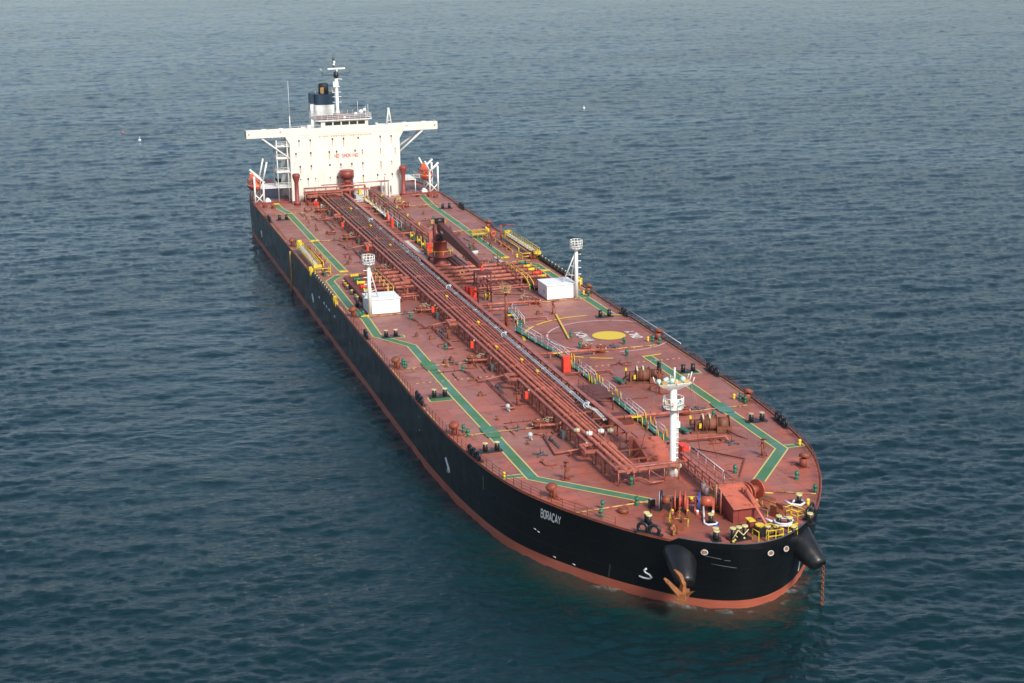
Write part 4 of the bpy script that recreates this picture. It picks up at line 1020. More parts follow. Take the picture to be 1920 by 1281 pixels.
# hydraulic lines and yellow rails behind the bosun house
b = MB()
b.tube([(68.2, .2, .2), (68.4, .0, 1.2), (69.4, .3, 1.5), (70.3, -.1, .9), (70.6, .4, .2)], .07, 5); b.tube([(67.4, 1.0, .2), (67.6, 1.0, 1.8), (69, 1.0, 1.9), (70.2, 1.2, 1.0)], .07, 5)
b.tube([(66.8, 5.0, .9), (68.6, 5.3, .9), (69.5, 7, .9)], .07, 5); b.tube([(67.0, 3.4, 1.2), (69.2, 4.4, 1.2)], .07, 5)
for p in ((66.8, 5.0), (68.6, 5.3), (67, 3.4), (69.2, 4.4), (66.6, 3.2)): b.cyl((*p, 0), (*p, 1.2), .06, n=5)
b.build('yellow_handrails', 'yellow', SHIP)
b = MB()
for x, y in ((68.6, .9), (69.4, -.2), (70.1, .6), (67.8, 1.2), (66.5, .6), (65.2, .8)): b.cyl((x, y, 0), (x, y, 1.3), .28, n=10); b.cyl((x, y, 1.3), (x, y, 1.45), .12, n=6)
b.build('hydraulic_tank', 'poopdeck', SHIP)
# bow rail frames and bow-stopper fence
def fence(P, h=1.2):
    b = MB(); railing(P, h, 2, .06, 1.1, b, 0, .06); return b.build('yellow_fence', 'yellow', SHIP)
fence([(79.4, 1.6, 0), (80.1, 1.5, 0), (79.9, 3.2, 0), (79.3, 3.0, 0)]); fence([(79.6, 3.9, 0), (79.0, 5.2, 0), (78.4, 5.0, 0)]); fence([(78.9, .3, 0), (80.0, .5, 0)])
fence([(79.3, 3.0, 0), (78.2, 2.6, 0), (78.5, 1.4, 0)])
b = MB(); b.box((0, 0, .5), (1.2, .7, 1.0)); b.cyl((0, 0, 1.0), (0, 0, 1.2), .45, n=12, m=1); b.cyl((.6, .5, 0), (.6, .5, .8), .2, n=8, m=2); b.build('bow_stopper', ['black', 'yellow', 'black'], SHIP, (78.0, 1.5, 0))
b = MB(); b.box((0, 0, .55), (.9, .4, 1.1)); b.box((0, 0, 1.15), (1.1, .7, .12), m=1); b.build('stopper_post', ['brown', 'yellow'], SHIP, (76.4, 1.2, 0))
fence([(74.0, 6.1, 0), (75.6, 6.9, 0), (75.2, 8.0, 0), (73.6, 7.2, 0), (74.0, 6.1, 0)], 1.0)
for x, y in ((75.0, -6.8), (74.4, -6.4)):
    b = MB(); b.cyl((0, 0, 0), (0, 0, .8), .18, n=8); b.box((.3, 0, .4), (.5, .2, .5)); b.build('hawse_stopper', 'anchor', SHIP, (x, y, 0))
# round-topped vents on the foredeck
b = MB(); b.cyl((0, 0, 0), (0, 0, .5), .55, n=14); b.cyl((0, 0, .5), (0, 0, .6), .45, n=14); b.build('deck_hatch', 'rustred', SHIP, (67.6, -9.3, 0))

# ------------------------------------------------------------------ anchor pods, anchor, chain
for sg in (-1, 1):
    b = MB(); p0 = Vector((75.4, sg*6.2, -1.0)); p1 = Vector((80.0, sg*7.25, -3.3)); rings = []
    ax = (p1-p0).normalized()
    for t, r in ((0, 1.9), (.25, 1.65), (.5, 1.45), (.75, 1.2), (.92, 1.0), (1.0, .8)):
        a = (Vector((ax.x, ax.y, ax.z))*(1)+Vector((0, 0, -1))*.35*t).normalized()
        rings.append(b.ring(p0.lerp(p1, t), a, r, 26))
    # sit the upper edge below the deck: flatten anything above deck level
    rings = [[Vector((q.x, q.y, min(q.z, -.06))) for q in rg] for rg in rings]
    b.loft(rings); b.build('anchor_pod', 'pod', SHIP, label='bulging black hawse housing on the bow')
def anchor():
    b = MB()
    b.tube([(0, 0, 0), (0, 0, -1.0), (0, 0, -2.5)], .22, 8)
    return b
A0 = Vector((80.2, -7.75, -1.5))
AN = bpy.data.objects.new('anchor', None); C.objects.link(AN); AN.location = A0+Vector((0, 0, -2.85))
tag(AN, 'rusty orange stockless anchor hanging below the starboard bow with its flukes raised', 'anchor')
b = MB(); sh = [Vector((-.5, -.55, 2.55)), Vector((-.15, -.25, 2.2)), Vector((.15, .05, 1.3)), Vector((.1, 0, .4))]
rg = []
for i, p in enumerate(sh):
    w = (.26, .40, .38, .46)[i]; rg.append([p+Vector((w, -w*.4, 0)), p+Vector((w*.3, w*.7, 0)), p+Vector((-w, w*.4, 0)), p+Vector((-w*.3, -w*.7, 0))])
b.loft(rg, smooth=False); k = b.build('shank', 'anchor', None); k.parent = AN
b = MB(); b.box((.1, 0, .1), (1.0, 1.7, .75), .9); b.box((.25, -.1, -.3), (.7, 1.5, .5), .9); b.add([(.5, .9, .3), (.9, .3, .7), (1.1, .9, .8), (.6, .2, .0)], [(0, 1, 2), (0, 3, 1), (1, 3, 2), (0, 2, 3)])
k = b.build('crown', 'anchor', None); k.parent = AN
for s in (-.45, .45):
    b = MB(); base = Vector((.1+s, -.25, .1)); tip = base+Vector((-.1, -1.45, 1.75)); dr = (tip-base)
    w = Vector((.13, .03, .0)); hh = Vector((0, .16, .14)); rings = []
    for t, f in ((0, 1.5), (.35, 1.15), (.8, .9), (1, .5)):
        c = base+dr*t; rings.append([c+w*f+hh*f, c-w*f+hh*f, c-w*f-hh*f, c+w*f-hh*f])
    b.loft(rings, smooth=False); k = b.build('fluke', 'anchor', None); k.parent = AN
b = MB(); x, y = 80.7, 7.35
z = -3.2; i = 0
while z > -12: b.torus((x, y, z), .20, .075, (1, .4, 0) if i % 2 else (-.4, 1, 0), 10, 5, 0, .75); z -= .30; i += 1
ch = b.build('anchor_chain', 'chain'); tag(ch, 'rusty chain running from the port bow housing straight down into the sea', 'chain')

# ------------------------------------------------------------------ hull markings
def on_hull(s, z, sg=-1, off=.035):
    # s: x measured at deck level
    y = hb(s); p = Vector(hp(s, sg*y, z)); q = Vector(hp(s+.3, sg*hb(s+.3), z)); t = (q-p).normalized()
    nrm = Vector((t.y, -t.x, 0))*(1 if sg < 0 else -1)
    return p+nrm*off
def hull_text(txt, size, xc, zc, name='name_lettering', bold=.04, sx=1.0):
    me = text_mesh(txt, size, 'hullwhite', name, 0, bold)
    import bmesh
    bm = bmesh.new(); bm.from_mesh(me)
    bmesh.ops.triangulate(bm, faces=bm.faces)
    for _ in range(3): bmesh.ops.subdivide_edges(bm, edges=[e for e in bm.edges if e.calc_length() > .15], cuts=1); bmesh.ops.triangulate(bm, faces=bm.faces)
    bm.to_mesh(me); bm.free()
    return text_obj(me, name, SHIP, lambda u, v, w: on_hull(xc+u*sx, zc+v, -1, .06))
letters('BORACAY', lambda u, v: on_hull(63.15+u*.46, -1.36+v*.92, -1, .05), .95, .19, 'hullwhite', 'name_letter', SHIP)
def hull_plate(x0, x1, z0, z1, mat, name):
    b = MB(); n = max(1, int((x1-x0)/.6)); P = []
    for i in range(n+1):
        x = x0+(x1-x0)*i/n; P += [on_hull(x, z0, -1, .03), on_hull(x, z1, -1, .03)]
    b.add(P, [(2*i, 2*i+2, 2*i+3, 2*i+1) for i in range(n)]); return b.build(name, mat, SHIP)
def hull_stroke(pts, r, mat, name):
    b = MB(); b.tube([on_hull(x, z, -1, .0) for x, z in pts], r, 6); return b.build(name, mat, SHIP)
# bulbous-bow mark, tug mark, draught marks
hull_stroke([(75.0+(a-75.6)*.6, -4.5+(c+4.85)*.85) for a, c in ((75.6, -4.15), (75.25, -4.5), (75.45, -4.75), (76.2, -4.95), (76.55, -5.25), (76.2, -5.55), (75.3, -5.6), (74.6, -5.5))], .11, 'hullwhite', 'bulb_mark')
hull_stroke([(36.0, -2.9), (36.4, -3.3), (37.2, -3.9), (37.4, -4.4)], .16, 'hullwhite', 'tug_mark'); hull_stroke([(36.9, -3.6), (36.5, -4.6)], .12, 'hullwhite', 'tug_mark')
hull_stroke([(-58.3, -3.2), (-57.6, -3.9), (-57.2, -4.5)], .2, 'hullwhite', 'tug_mark'); hull_stroke([(-122.4, -3.6), (-121.9, -4.3), (-121.6, -4.9)], .2, 'hullwhite', 'tug_mark')
for x in (-51, -46.3, -43.8, -41.3, -36.4): hull_stroke([(x-.3, -2.1), (x+.3, -2.3)], .14, 'hullwhite', 'draught_mark')
for x, z in ((60.5, -3.6), (61.1, -3.75), (23.2, -3.2), (-24, -3.5), (63.8, -6.0), (66.6, -6.05)): hull_stroke([(x, z), (x+.4, z-.05)], .06, 'grey', 'draught_mark')
b = MB(); b.tube([(-81.6, -21.1, -.1), (-81.6, -21.1, -7.3)], .22, 6); b.build('ladder_guide', 'tan', SHIP); hull_plate(-58.9, -58.5, -.6, -3.6, 'hullstreak', 'rust_streak')
hull_plate(-126.5, -125.9, -.3, -6.6, 'hullstreak', 'rust_streak'); hull_plate(-24.9, -24.5, -.7, -4.2, 'hullstreak', 'rust_streak'); hull_plate(49.0, 49.2, -1.0, -2.6, 'rubbing', 'rust_streak'); hull_plate(71.2, 71.35, -4.6, -6.2, 'hullstreak', 'rust_streak')
hull_plate(20.0, 20.3, -1.2, -3.2, 'hullstreak', 'rust_streak')
for y0, y1, z0, z1 in ((-5.0, -3.4, -1.0, -1.25), (-4.2, -1.9, -1.9, -2.25), (-3.2, -2.6, -1.35, -1.4)):
    P = []
    for i in range(5):
        y = y0+(y1-y0)*i/4; z = z0+(z1-z0)*i/4
        xx = next(a[0]+(c[0]-a[0])*(a[1]-abs(y))/(a[1]-c[1]) for a, c in zip(HALF, HALF[1:]) if c[0] > 76 and a[1] >= abs(y) >= c[1]); q = hp(xx, y, z); P.append((q[0]+.02, q[1], z))
    b = MB(); b.tube(P, .035, 4); b.build('hull_scuff', 'dkgrey', SHIP)
b = MB()
for k in range(18):
    s = 74.5+k*.1; b.box(on_hull(76.8+.02*k, -5.9+k*.16, 1, .0), (.12, .12, .08))
b.build('draught_mark', 'grey', SHIP)

# ------------------------------------------------------------------ accommodation ladders stowed at the rail
def gangway(sg, zl):
    o = bpy.data.objects.new('accommodation_ladder', None); C.objects.link(o); o.location = (-69, sg*19.6, 0)
    for s, nm, mt in ((0, 'stair', 'grey'),):
        b = MB(); b.bx(-10, 8.5, -.45, .45, 1.05, 1.2)
        for x in np.arange(-9.8, 8.4, .55): b.box((x, 0, 1.3), (.12, .9, .2))
        k = b.build('stair', mt, None); k.parent = o
    b = MB()
    for s in (-.55, .55): railing([(-10, s, 1.1), (8.5, s, 1.1)], .95, 2, .055, 1.4, b, 0, .05)
    k = b.build('side_rail', 'yellow', None); k.parent = o
    for x in (-10.3, 8.9):
        b = MB(); b.box((x, 0, 1.3), (.8, 1.4, 1.2) if x < 0 else (.4, 1.4, .5)); k = b.build('end_platform', 'yellow', None); k.parent = o
    return o
g1 = gangway(-1, 0); tag(g1, 'yellow-railed grey accommodation ladder stowed along the starboard deck edge, left side of the photo', 'gangway', 'stowed accommodation ladders')
g2 = gangway(1, 0); g2.location.x = -66.5; g2.location.y = 20.1; tag(g2, 'yellow-railed grey accommodation ladder stowed along the port deck edge, outlined against the sea', 'gangway', 'stowed accommodation ladders')
for sg in (-1, 1):
    fence([(-61.2, sg*20.3, 0), (-58.6, sg*20.3, 0), (-58.4, sg*17.6, 0), (-61.5, sg*17.4, 0)], 1.1)
    b = MB(); b.tube([(-78, sg*18.2, .1), (-78, sg*18.2, 1.4), (-62.5, sg*18.1, 1.4), (-62.5, sg*18.1, .1)], .06, 5); b.tube([(-80, sg*16.9, 1.0), (-63, sg*16.9, 1.0)], .05, 5)
    for x in np.arange(-78, -62, 3.9): b.cyl((x, sg*16.9, 0), (x, sg*16.9, 1.0), .05, n=4)
    b.build('yellow_handrails', 'yellow', SHIP)
    for x, y, mt in ((-80.5, 17.8, 'rustred'), (-73, 17.4, 'brown'), (-70.5, 17.6, 'brown'), (-67.5, 17.5, 'rustred'), (-58.5, 19.0, 'rustred'), (-60.5, 18.5, 'brown'), (-86.8, 18.6, 'yellow')):
        b = MB(); b.cyl((0, 0, 0), (0, 0, .9), .16, n=8); b.cyl((-.4, 0, .6), (.5, 0, .6), .22, n=8); b.box((.2, .3, .3), (.5, .4, .6)); b.build('ladder_winch', mt, SHIP, (x, sg*y, 0), random.uniform(0, 2))
b = MB(); b.cyl((0, 0, 0), (0, 0, 3.6), .18, n=8); b.tube([(0, 0, 3.4), (.9, 2.2, 3.7)], .12, 6); b.box((0, 0, 3.4), (.3, .9, .3)); b.build('ladder_davit', 'brown', SHIP, (-74.0, 18.0, 0))
b = MB(); b.box((0, 0, .7), (1.6, 3.0, .1)); railing([(-.8, -1.5, .1), (.8, -1.5, .1), (.8, 1.5, .1), (-.8, 1.5, .1), (-.8, -1.5, .1)], 1.2, 2, .07, 1.0, b); b.build('yellow_platform', 'yellow', SHIP, (-81, 15.6, 0))
b = MB(); b.torus((0, 0, .8), .42, .13, (1, 0, 0), 14, 6); lb = b.build('lifebuoy', 'orange'); lb.location = (-80.0, 18.2, 0)
b2 = MB(); b2.cyl((0, 0, 0), (0, 0, .5), .04, n=4); k = b2.build('bracket', 'yellow', None); k.parent = lb
tag(lb, 'orange lifebuoy on a short stand beside the yellow platform near the port rail', 'lifebuoy')
b = MB(); b.cyl((0, 0, 0), (0, 0, .9), .75, n=16, m=1); b.cyl((0, 0, .9), (0, 0, 1.0), .8, n=16); b.build('paint_drum', ['green', 'grey'], SHIP, (-66.0, 10.6, 0))
b = MB(); b.bx(-2.5, 2.5, -.35, .35, .02, .16); b.build('aluminium_plank', 'grey', SHIP, (-59.5, 13.4, 0))
for x in (-76, -72): 
    b = MB(); b.box((0, 0, .6), (1.6, .2, .2)); b.cyl((-.7, 0, 0), (-.7, 0, .6), .1, n=6); b.cyl((.7, 0, 0), (.7, 0, .6), .1, n=6); b.build('stow_cradle', 'brown', SHIP, (x, 15.4, 0))

# ------------------------------------------------------------------ deckhouse
F = -135.5
b = MB(); b.bx(-147.5, F, -12.15, 12.4, 0, 14.3); dh = b.build('deckhouse', 'house', SHIP)
win = {13.17: (-10.08, -7.6, -2.68, -.21, 3.08, 8.02, 10.5), 10.38: (-10.87, -7.6, -3.49, -1.86, 2.27, 3.93, 8.0, 11.31), 7.5: (-10.07, -7.61, -3.48, -1.03, 1.43, 3.9, 7.99, 10.45),
       4.68: (-10.1, -8.44, -6.77, -3.52, -1.87, 2.16, 3.9, 7.15, 8.82, 10.47)}
rnd = random.Random(3); w0 = None
ws = MB()
for z, ys in win.items():
    for y in ys:
        if w0 is None:
            q = MB(); q.bx(.0, .035, -.16, .16, -.22, .22); w0 = q.build('window', 'glass', None); w0.parent = dh; w0.location = (F, y, z)
        else:
            c = w0.copy(); C.objects.link(c); c.location = (F, y, z)
            if z < 11 and rnd.random() < .45: c.scale = (1, .7, .7)
        if rnd.random() < .75:
            l = rnd.uniform(.5, 1.5); wd = rnd.uniform(.08, .2)
            ws.add([(F+.012, y-wd, z-.28), (F+.012, y+wd, z-.28), (F+.012, y+wd*.5, z-.28-l), (F+.012, y-wd*.5, z-.28-l)], [(0, 1, 2, 3)])
for i in range(22):
    y = -5.5+i*.54; l = rnd.uniform(.05, .35); ws.add([(F+.014, y-.27, 13.98), (F+.014, y+.27, 13.98), (F+.014, y+.1, 13.9-l), (F+.014, y-.1, 13.9-l)], [(0, 1, 2, 3)])
for i in range(7):
    y = rnd.uniform(-12, 12); z = rnd.uniform(3, 13); ws.add([(F+.013, y-.04, z), (F+.013, y+.04, z), (F+.013, y+.02, z-2), (F+.013, y-.02, z-2)], [(0, 1, 2, 3)])
sub(ws, 'rust_streak', 'streak', dh)
letters('NO SMOKING', lambda u, v: (F+.03, .3+u*.56, 9.4+v*.74), .95, .19, 'signred', 'sign_letter', dh)
b = MB()
for z in (3.0, 5.85, 8.7, 11.55): b.bx(F-.0, F+.02, -12.1, 12.35, z, z+.035)
sub(b, 'deck_seam', 'house', dh)
b = MB(); b.bx(F, F+.05, 7.0, 8.2, .1, 2.2); b.bx(F, F+.04, 9.3, 10.2, .1, 2.1); sub(b, 'door', 'poopdeck', dh)
# lower aft superstructure block and casing
b = MB(); b.bx(-158, -147.5, -9, 9, 0, 6); b.bx(-156, -147.5, -6.5, 4.5, 6, 14); b.build('engine_casing', 'house', SHIP)
# bridge wings
b = MB()
b.prism([(F-3.4, -21.4), (F+.04, -21.4), (F+.04, 21.1), (F-3.4, 21.1)], 14.30, 14.45)
b.bx(F-.08, F+.06, -21.4, -12.2, 14.2, 15.95); b.bx(F-.08, F+.06, 12.4, 21.1, 14.2, 15.95); b.bx(F-.08, F+.06, -12.2, 12.4, 14.31, 15.75)
for y0, y1 in ((-21.46, -21.36), (21.04, 21.14)): b.bx(F-3.4, F+.04, y0, y1, 14.3, 15.85)
b.bx(F-3.5, F-3.4, -21.4, -8, 14.3, 15.6); b.bx(F-3.5, F-3.4, 8, 21.1, 14.3, 15.6)
# gusset under the wing root
for sg, yr in ((-1, -12.15), (1, 12.4)):
    b.add([(F-.02, yr, 14.3), (F-.02, yr+sg*1.0, 14.3), (F-.02, yr, 12.6), (F-.5, yr, 14.3), (F-.5, yr+sg*1.0, 14.3), (F-.5, yr, 12.6)], [(0, 1, 2), (5, 4, 3), (0, 3, 4, 1), (1, 4, 5, 2), (2, 5, 3, 0)])
bwg = b.build('bridge_wing', 'house', SHIP)
b = MB()
b.tube([(F-.3, -18.3, 14.2), (F-.3, -12.3, 9.4)], .2, 6); b.tube([(F-2.8, -18.3, 14.2), (F-2.8, -12.3, 9.4)], .2, 6)
b.tube([(F-.3, 17.9, 14.2), (F-.3, 12.4, 9.6)], .2, 6); b.tube([(F-2.8, 18.3, 14.2), (F-2.8, 12.4, 10.2)], .2, 6)
sub(b, 'strut', 'white', bwg)
b = MB()
for y in (-20.9, 20.5): b = MB(); b.box((F-1.5, y, 15.1), (1.0, .7, 1.2)); sub(b, 'console', 'whitehouse', bwg); b = MB(); b.box((F+.08, y, 15.1), (.1, .3, .35)); sub(b, 'side_light', 'tan', bwg)
for y in (-13.8, -17.5, 13.8, 18.2): b = MB(); b.box((F-.9, y, 15.6), (.8, .9, .8)); sub(b, 'wing_locker', 'whitehouse', bwg)
for y in (-14.0, 14.1): b = MB(); b.torus((F+.08, y, 15.3), .16, .05, (1, 0, 0), 10, 4); sub(b, 'fairlead_ring', 'tan', bwg)
# wheelhouse
b = MB(); b.bx(-144.5, -136.3, -4.9, 5.6, 14.45, 17.1); wh = b.build('wheelhouse', 'house', SHIP)
for y in (-3.2, -1.35, .5, 2.3, 4.1): b = MB(); b.bx(-136.3, -136.26, y-.78, y+.78, 16.1, 16.85); sub(b, 'window', 'glass', wh)
for x in (-138, -140.2, -142.4): b = MB(); b.bx(x-.8, x+.8, -4.94, -4.9, 16.1, 16.85); sub(b, 'window', 'glass', wh)
b = MB(); b.prism([(-145, -6.2), (-136.4, -6.2), (-135.9, -5.4), (-135.9, 6.0), (-136.4, 6.5), (-145, 6.5)], 17.1, 17.3); sub(b, 'roof', 'white', wh)
b = MB(); b.sheet([(-144.8, -6.0), (-136.5, -6.0), (-136.2, 6.2), (-144.8, 6.2)], 17.31); sub(b, 'roof_deck', 'poopdeck', wh)
b = MB(); railing([(-136.3, -5.9, 17.3), (-136.1, 6.3, 17.3), (-144.6, 6.3, 17.3), (-144.6, -6, 17.3), (-136.3, -5.9, 17.3)], 1.1, 3, .035, 1.2, b); sub(b, 'roof_rail', 'white', wh)
b = MB(); b.bx(-140, -139, -1.5, 1.5, 17.3, 18.2); b.cyl((-138, 4.4, 17.3), (-138, 4.4, 18.6), .12, n=6); b.ball((-138, 4.4, 18.6), .5, 10, 1); b.ball((-138.5, 5.3, 18.9), .42, 10, 1); b.cyl((-138.5, 5.3, 17.3), (-138.5, 5.3, 18.7), .12, n=6)
b.ball((-138, 3.2, 18.2), .4, 10, 1); b.cyl((-138, 3.2, 17.3), (-138, 3.2, 18), .1, n=6); b.box((-137.5, -3.0, 17.7), (.6, 1.0, .8)); b.ball((-137, .5, 17.6), .3, 8, 1)
sub(b, 'satellite_dome', ['poopdeck', 'whitehouse'], wh)
b = MB()
for y, h in ((3.7, 21), (6.0, 20.2), (5.4, 19.8)): b.cyl((-138, y, 17.3), (-138, y, h), .035, n=4)
sub(b, 'whip_aerial', 'whitehouse', wh)
b = MB(); railing([(F-.3, -11.5, 14.45), (F-.3, -5.2, 14.45)], 1.9, 3, .04, 1.5, b); b.box((-137, -7.5, 15.4), (1, .8, 1.9)); b.box((-137, -9, 15.2), (.8, .6, 1.6)); b.box((-137, 7.6, 15.6), (.7, .5, 1.0)); sub(b, 'side_locker', 'white', wh)
# funnel
b = MB()
def rrect(x0, x1, y0, y1, r, n=5):
    P = []
    for cx, cy, a in ((x1-r, y1-r, 0), (x0+r, y1-r, 90), (x0+r, y0+r, 180), (x1-r, y0+r, 270)):
        for i in range(n+1): P.append((cx+r*math.cos(R(a+90*i/n)), cy+r*math.sin(R(a+90*i/n))))
    return P
b.prism(rrect(-154, -147.6, -4.2, 0.4, .9), 12, 19.35); b.bx(-152, -149, -5.0, -4.0, 12, 19.6)
fn = b.build('funnel', 'white', SHIP)
b = MB(); b.prism(rrect(-154.05, -147.55, -4.1, .45, 1.0), 19.35, 21.7); b.bx(-152, -148.8, -4.9, -3.9, 19.6, 21.8); sub(b, 'blue_band', 'navy', fn)
b = MB(); b.lathe((-149.6, -1.75, 21.7), [(1.15, 0), (1.15, 1.9), (1.0, 2.25), (.85, 2.3)], 16); b.cyl((-149, -3.7, 21.7), (-149, -3.7, 22.3), .12, n=6, m=1); b.cyl((-149, .1, 21.7), (-149, .1, 22.5), .22, n=8, m=1); b.box((-148.42, -2.3, 22.5), (.06, .8, 1.4), m=1)
sub(b, 'exhaust_stack', ['soot', 'tan'], fn)
# radar mast
b = MB(); b.lathe((0, 0, 0), [(.9, 0), (.45, 1.2), (.38, 1.6), (.36, 8.4)], 12); rm = b.build('radar_mast', 'white', SHIP, (-142, -.1, 17.3))
b = MB(); b.box((0, 0, 6.6), (1.0, 1.4, .1)); b.box((.2, -.2, 7.2), (.5, 1.2, 1.1)); b.tube([(0, .3, 8.3), (.1, 1.3, 8.2)], .1, 5)
for z in (3.2, 4.4, 5.4): b.box((0, 0, z), (.1, 2.0, .1))
sub(b, 'mast_platform', 'white', rm)
b = MB(); b.lathe((0, 0, 8.4), [(.3, 0), (.6, .5), (.5, 1.3), (.2, 1.6)], 10); b.tube([(0, -3.1, 10.2), (0, -3.1, 9.2), (0, 0, 9.0), (0, 3.1, 9.5), (0, 3.1, 10.3)], .06, 5); b.tube([(0, -2.9, 9.5), (0, 0, 9.3), (0, 3, 9.7)], .04, 4)
b.cyl((0, -.5, 10.6), (0, -.5, 13.2), .16, .1, n=8); b.box((0, -.45, 12.6), (.2, .5, .3)); sub(b, 'yard', 'black', rm)
b = MB(); b.box((.2, .1, 10.6), (.25, 3.9, .32)); b.cyl((.1, .2, 9.5), (.1, .2, 10.5), .14, n=6); b.ball((0, -.4, 11.5), .28, 8); b.ball((0, -.3, 12.0), .3, 8); b.tube([(0, -3.1, 10.2), (0, -3.6, 10.7)], .07, 4); sub(b, 'radar_scanner', 'whitehouse', rm)
b = MB(); b.cyl((0, 0, 0), (0, 0, 4), .13, .1, n=6); b.cyl((0, 0, 4), (0, 0, 11.6), .06, .03, n=5); b.tube([(-.0, 0, 1.2), (.8, .5, 0)], .04, 4); b.build('wireless_aerial', 'white', SHIP, (-137, -11.65, 14.5))
b = MB(); b.tube([(0, -.7, 0), (0, 0, 4.6)], .13, 6); b.tube([(0, .7, 0), (0, .1, 4.6)], .13, 6); b.box((0, 0, 4.6), (.3, .5, .3)); b.box((0, 0, 2.0), (.1, .9, .12)); b.tube([(-1.5, 0, 0), (0, 0, 4.4)], .1, 6); b.build('signal_mast', 'white', SHIP, (-137, 10.4, 14.5))
# stair tower on the starboard side of the deckhouse
b = MB()
for z in (3.0, 6.3, 9.3, 12.0):
    b.bx(-142, F-.2, -15.2, -12.2, z, z+.14); railing([(F-.3, -12.4, z+.14), (F-.3, -15.1, z+.14), (-141.8, -15.1, z+.14)], 1.0, 3, .035, 1.1, b)
for z in (6.3, 9.3): b.bx(F-.3, F-.2, -15.2, -12.4, z, z+.45); b.bx(-142, F-.2, -15.25, -15.15, z, z+.45)
for x in (F-.4, -141.6):
    for y in (-15.0, -12.7): b.cyl((x, y, 0), (x, y, 13.5), .12, n=5)
for z in (0, 3.1, 6.4, 9.4): b.box((-138.6, -13.4, z+1.6), (4.2, .8, .12), 0, 0, -.62)
b.build('stair_tower', 'white', SHIP)
b = MB()
b.bx(-143, F-.4, 12.5, 16.0, 3.0, 3.14); railing([(F-.5, 12.6, 3.1), (F-.5, 16.9, 3.1), (-142, 16.9, 3.1)], 1.0, 3, .035, 1.3, b)
for y in (13.2, 15.8): b.cyl((F-.6, y, 0), (F-.6, y, 3.0), .12, n=5)
b.build('boat_deck', 'white', SHIP); b = MB()
b.bx(-142, F-.5, -19.0, -15.2, 3.0, 3.12); railing([(F-.6, -15.3, 3.1), (F-.6, -19, 3.1)], 1.0, 3, .035, 1.3, b)
b.build('boat_deck', 'white', SHIP)
b = MB(); b.bx(-160, -142, -16.5, 16.5, .05, .08); b.build('poop_deck', 'poopdeck', SHIP)
for y in (-10, 11): 
    b = MB(); b.cyl((0, -1.5, .9), (0, 1.5, .9), .6, n=12); b.box((0, 0, .3), (1.6, 3.6, .6)); b.cyl((0, -1.6, .9), (0, -1.4, .9), .9, n=14); b.cyl((0, 1.4, .9), (0, 1.6, .9), .9, n=14); b.build('stern_winch', 'black', SHIP, (-158, y*1.1, .05))
# vents in front of the deckhouse
def postvent(x, y, h):
    b = MB(); b.lathe((0, 0, 0), [(.8, 0), (.75, .8), (.48, .9), (.46, h-2.0), (.85, h-.75), (.88, h-.35), (.65, h-.05), (.2, h)], 16); return b.build('post_ventilator', 'brown', SHIP, (x, y, 0))
postvent(-130.2, -11.9, 6.9); postvent(-134.0, 12.6, 6.7)
b = MB(); b.cyl((0, 0, 0), (0, 0, 3.4), 1.2, n=20); b.cyl((0, 0, 3.4), (0, 0, 4.8), 1.15, .85, n=20); b.cyl((0, 0, 4.8), (0, 0, 6.3), 1.6, n=26); b.cyl((0, 0, 6.3), (0, 0, 6.42), 1.5, 1.35, n=26); b.build('drum_ventilator', 'brown', SHIP, (-134, -.1, 0))
b = MB(); b.cyl((0, 0, 0), (0, 0, 5.0), .7, n=14); b.build('white_trunk', 'white', SHIP, (-134.7, 1.9, 0))
# raised pipe platform across the front of the deckhouse
b = MB(); b.bx(-133.6, -131.2, -10.0, -2.0, 1.9, 2.05); b.bx(-132.0, -131.5, -10, 4.2, 2.3, 2.6); b.bx(-131.4, -131.2, -9.5, -1.6, 1.2, 2.3)
b.tube([(-132.6, -10, 3.1), (-132.6, 3.6, 3.1), (-132.6, 3.9, 1.5)], .16, 7); b.tube([(-133.2, -6, 3.5), (-133.2, 8.8, 3.6)], .1, 6); b.box((-133.2, 8.0, 3.65), (1.0, 2.4, .12)); b.cyl((-133.2, 8.2, 2.6), (-133.2, 8.2, 4.6), .08, n=5)
for y in (-9.8, -7.4, -5, -2.6, 0, 3.6): b.cyl((-131.5, y, 0), (-131.5, y, 2.4), .12, n=5); b.cyl((-133.4, y, 0), (-133.4, y, 3.0), .1, n=5)
railing([(-131.3, -9.9, 2.05), (-131.3, -2.2, 2.05)], 1.0, 2, .04, 1.6, b)
b.build('pipe_platform', 'pipe', SHIP)
b = MB()
for i, y in enumerate((-9.4, -8.2, -6.6, -5.4, -4.3)): b.bx(-134.4, -133.7, y, y+.8, 0, 1.6+.3*(i % 2))
b.bx(-134.6, -133.8, 5.2, 6.6, 0, 2.3); b.bx(-134.6, -133.8, -1.8, -.9, 0, 2.0); b.build('deck_locker', 'brown', SHIP)
b = MB(); railing([(-132.5, 7.4, 0), (-132.5, 11.2, 0)], 1.1, 3, .04, .9, b); b.bx(-134, -132.6, 9.0, 9.2, 0, 3.4); b.bx(-134, -132.6, 7.4, 7.5, 0, 3.4); b.bx(-134, -132.6, 7.4, 9.2, 3.35, 3.45); b.build('white_frame', 'white', SHIP)
b = MB(); b.tube([(-130.5, 11.3, .5), (-130.5, 18, .5)], .14, 6); b.tube([(-129.6, 9.9, .4), (-114, 8.4, .3)], .1, 5); b.build('branch_pipe', 'pipe', SHIP)
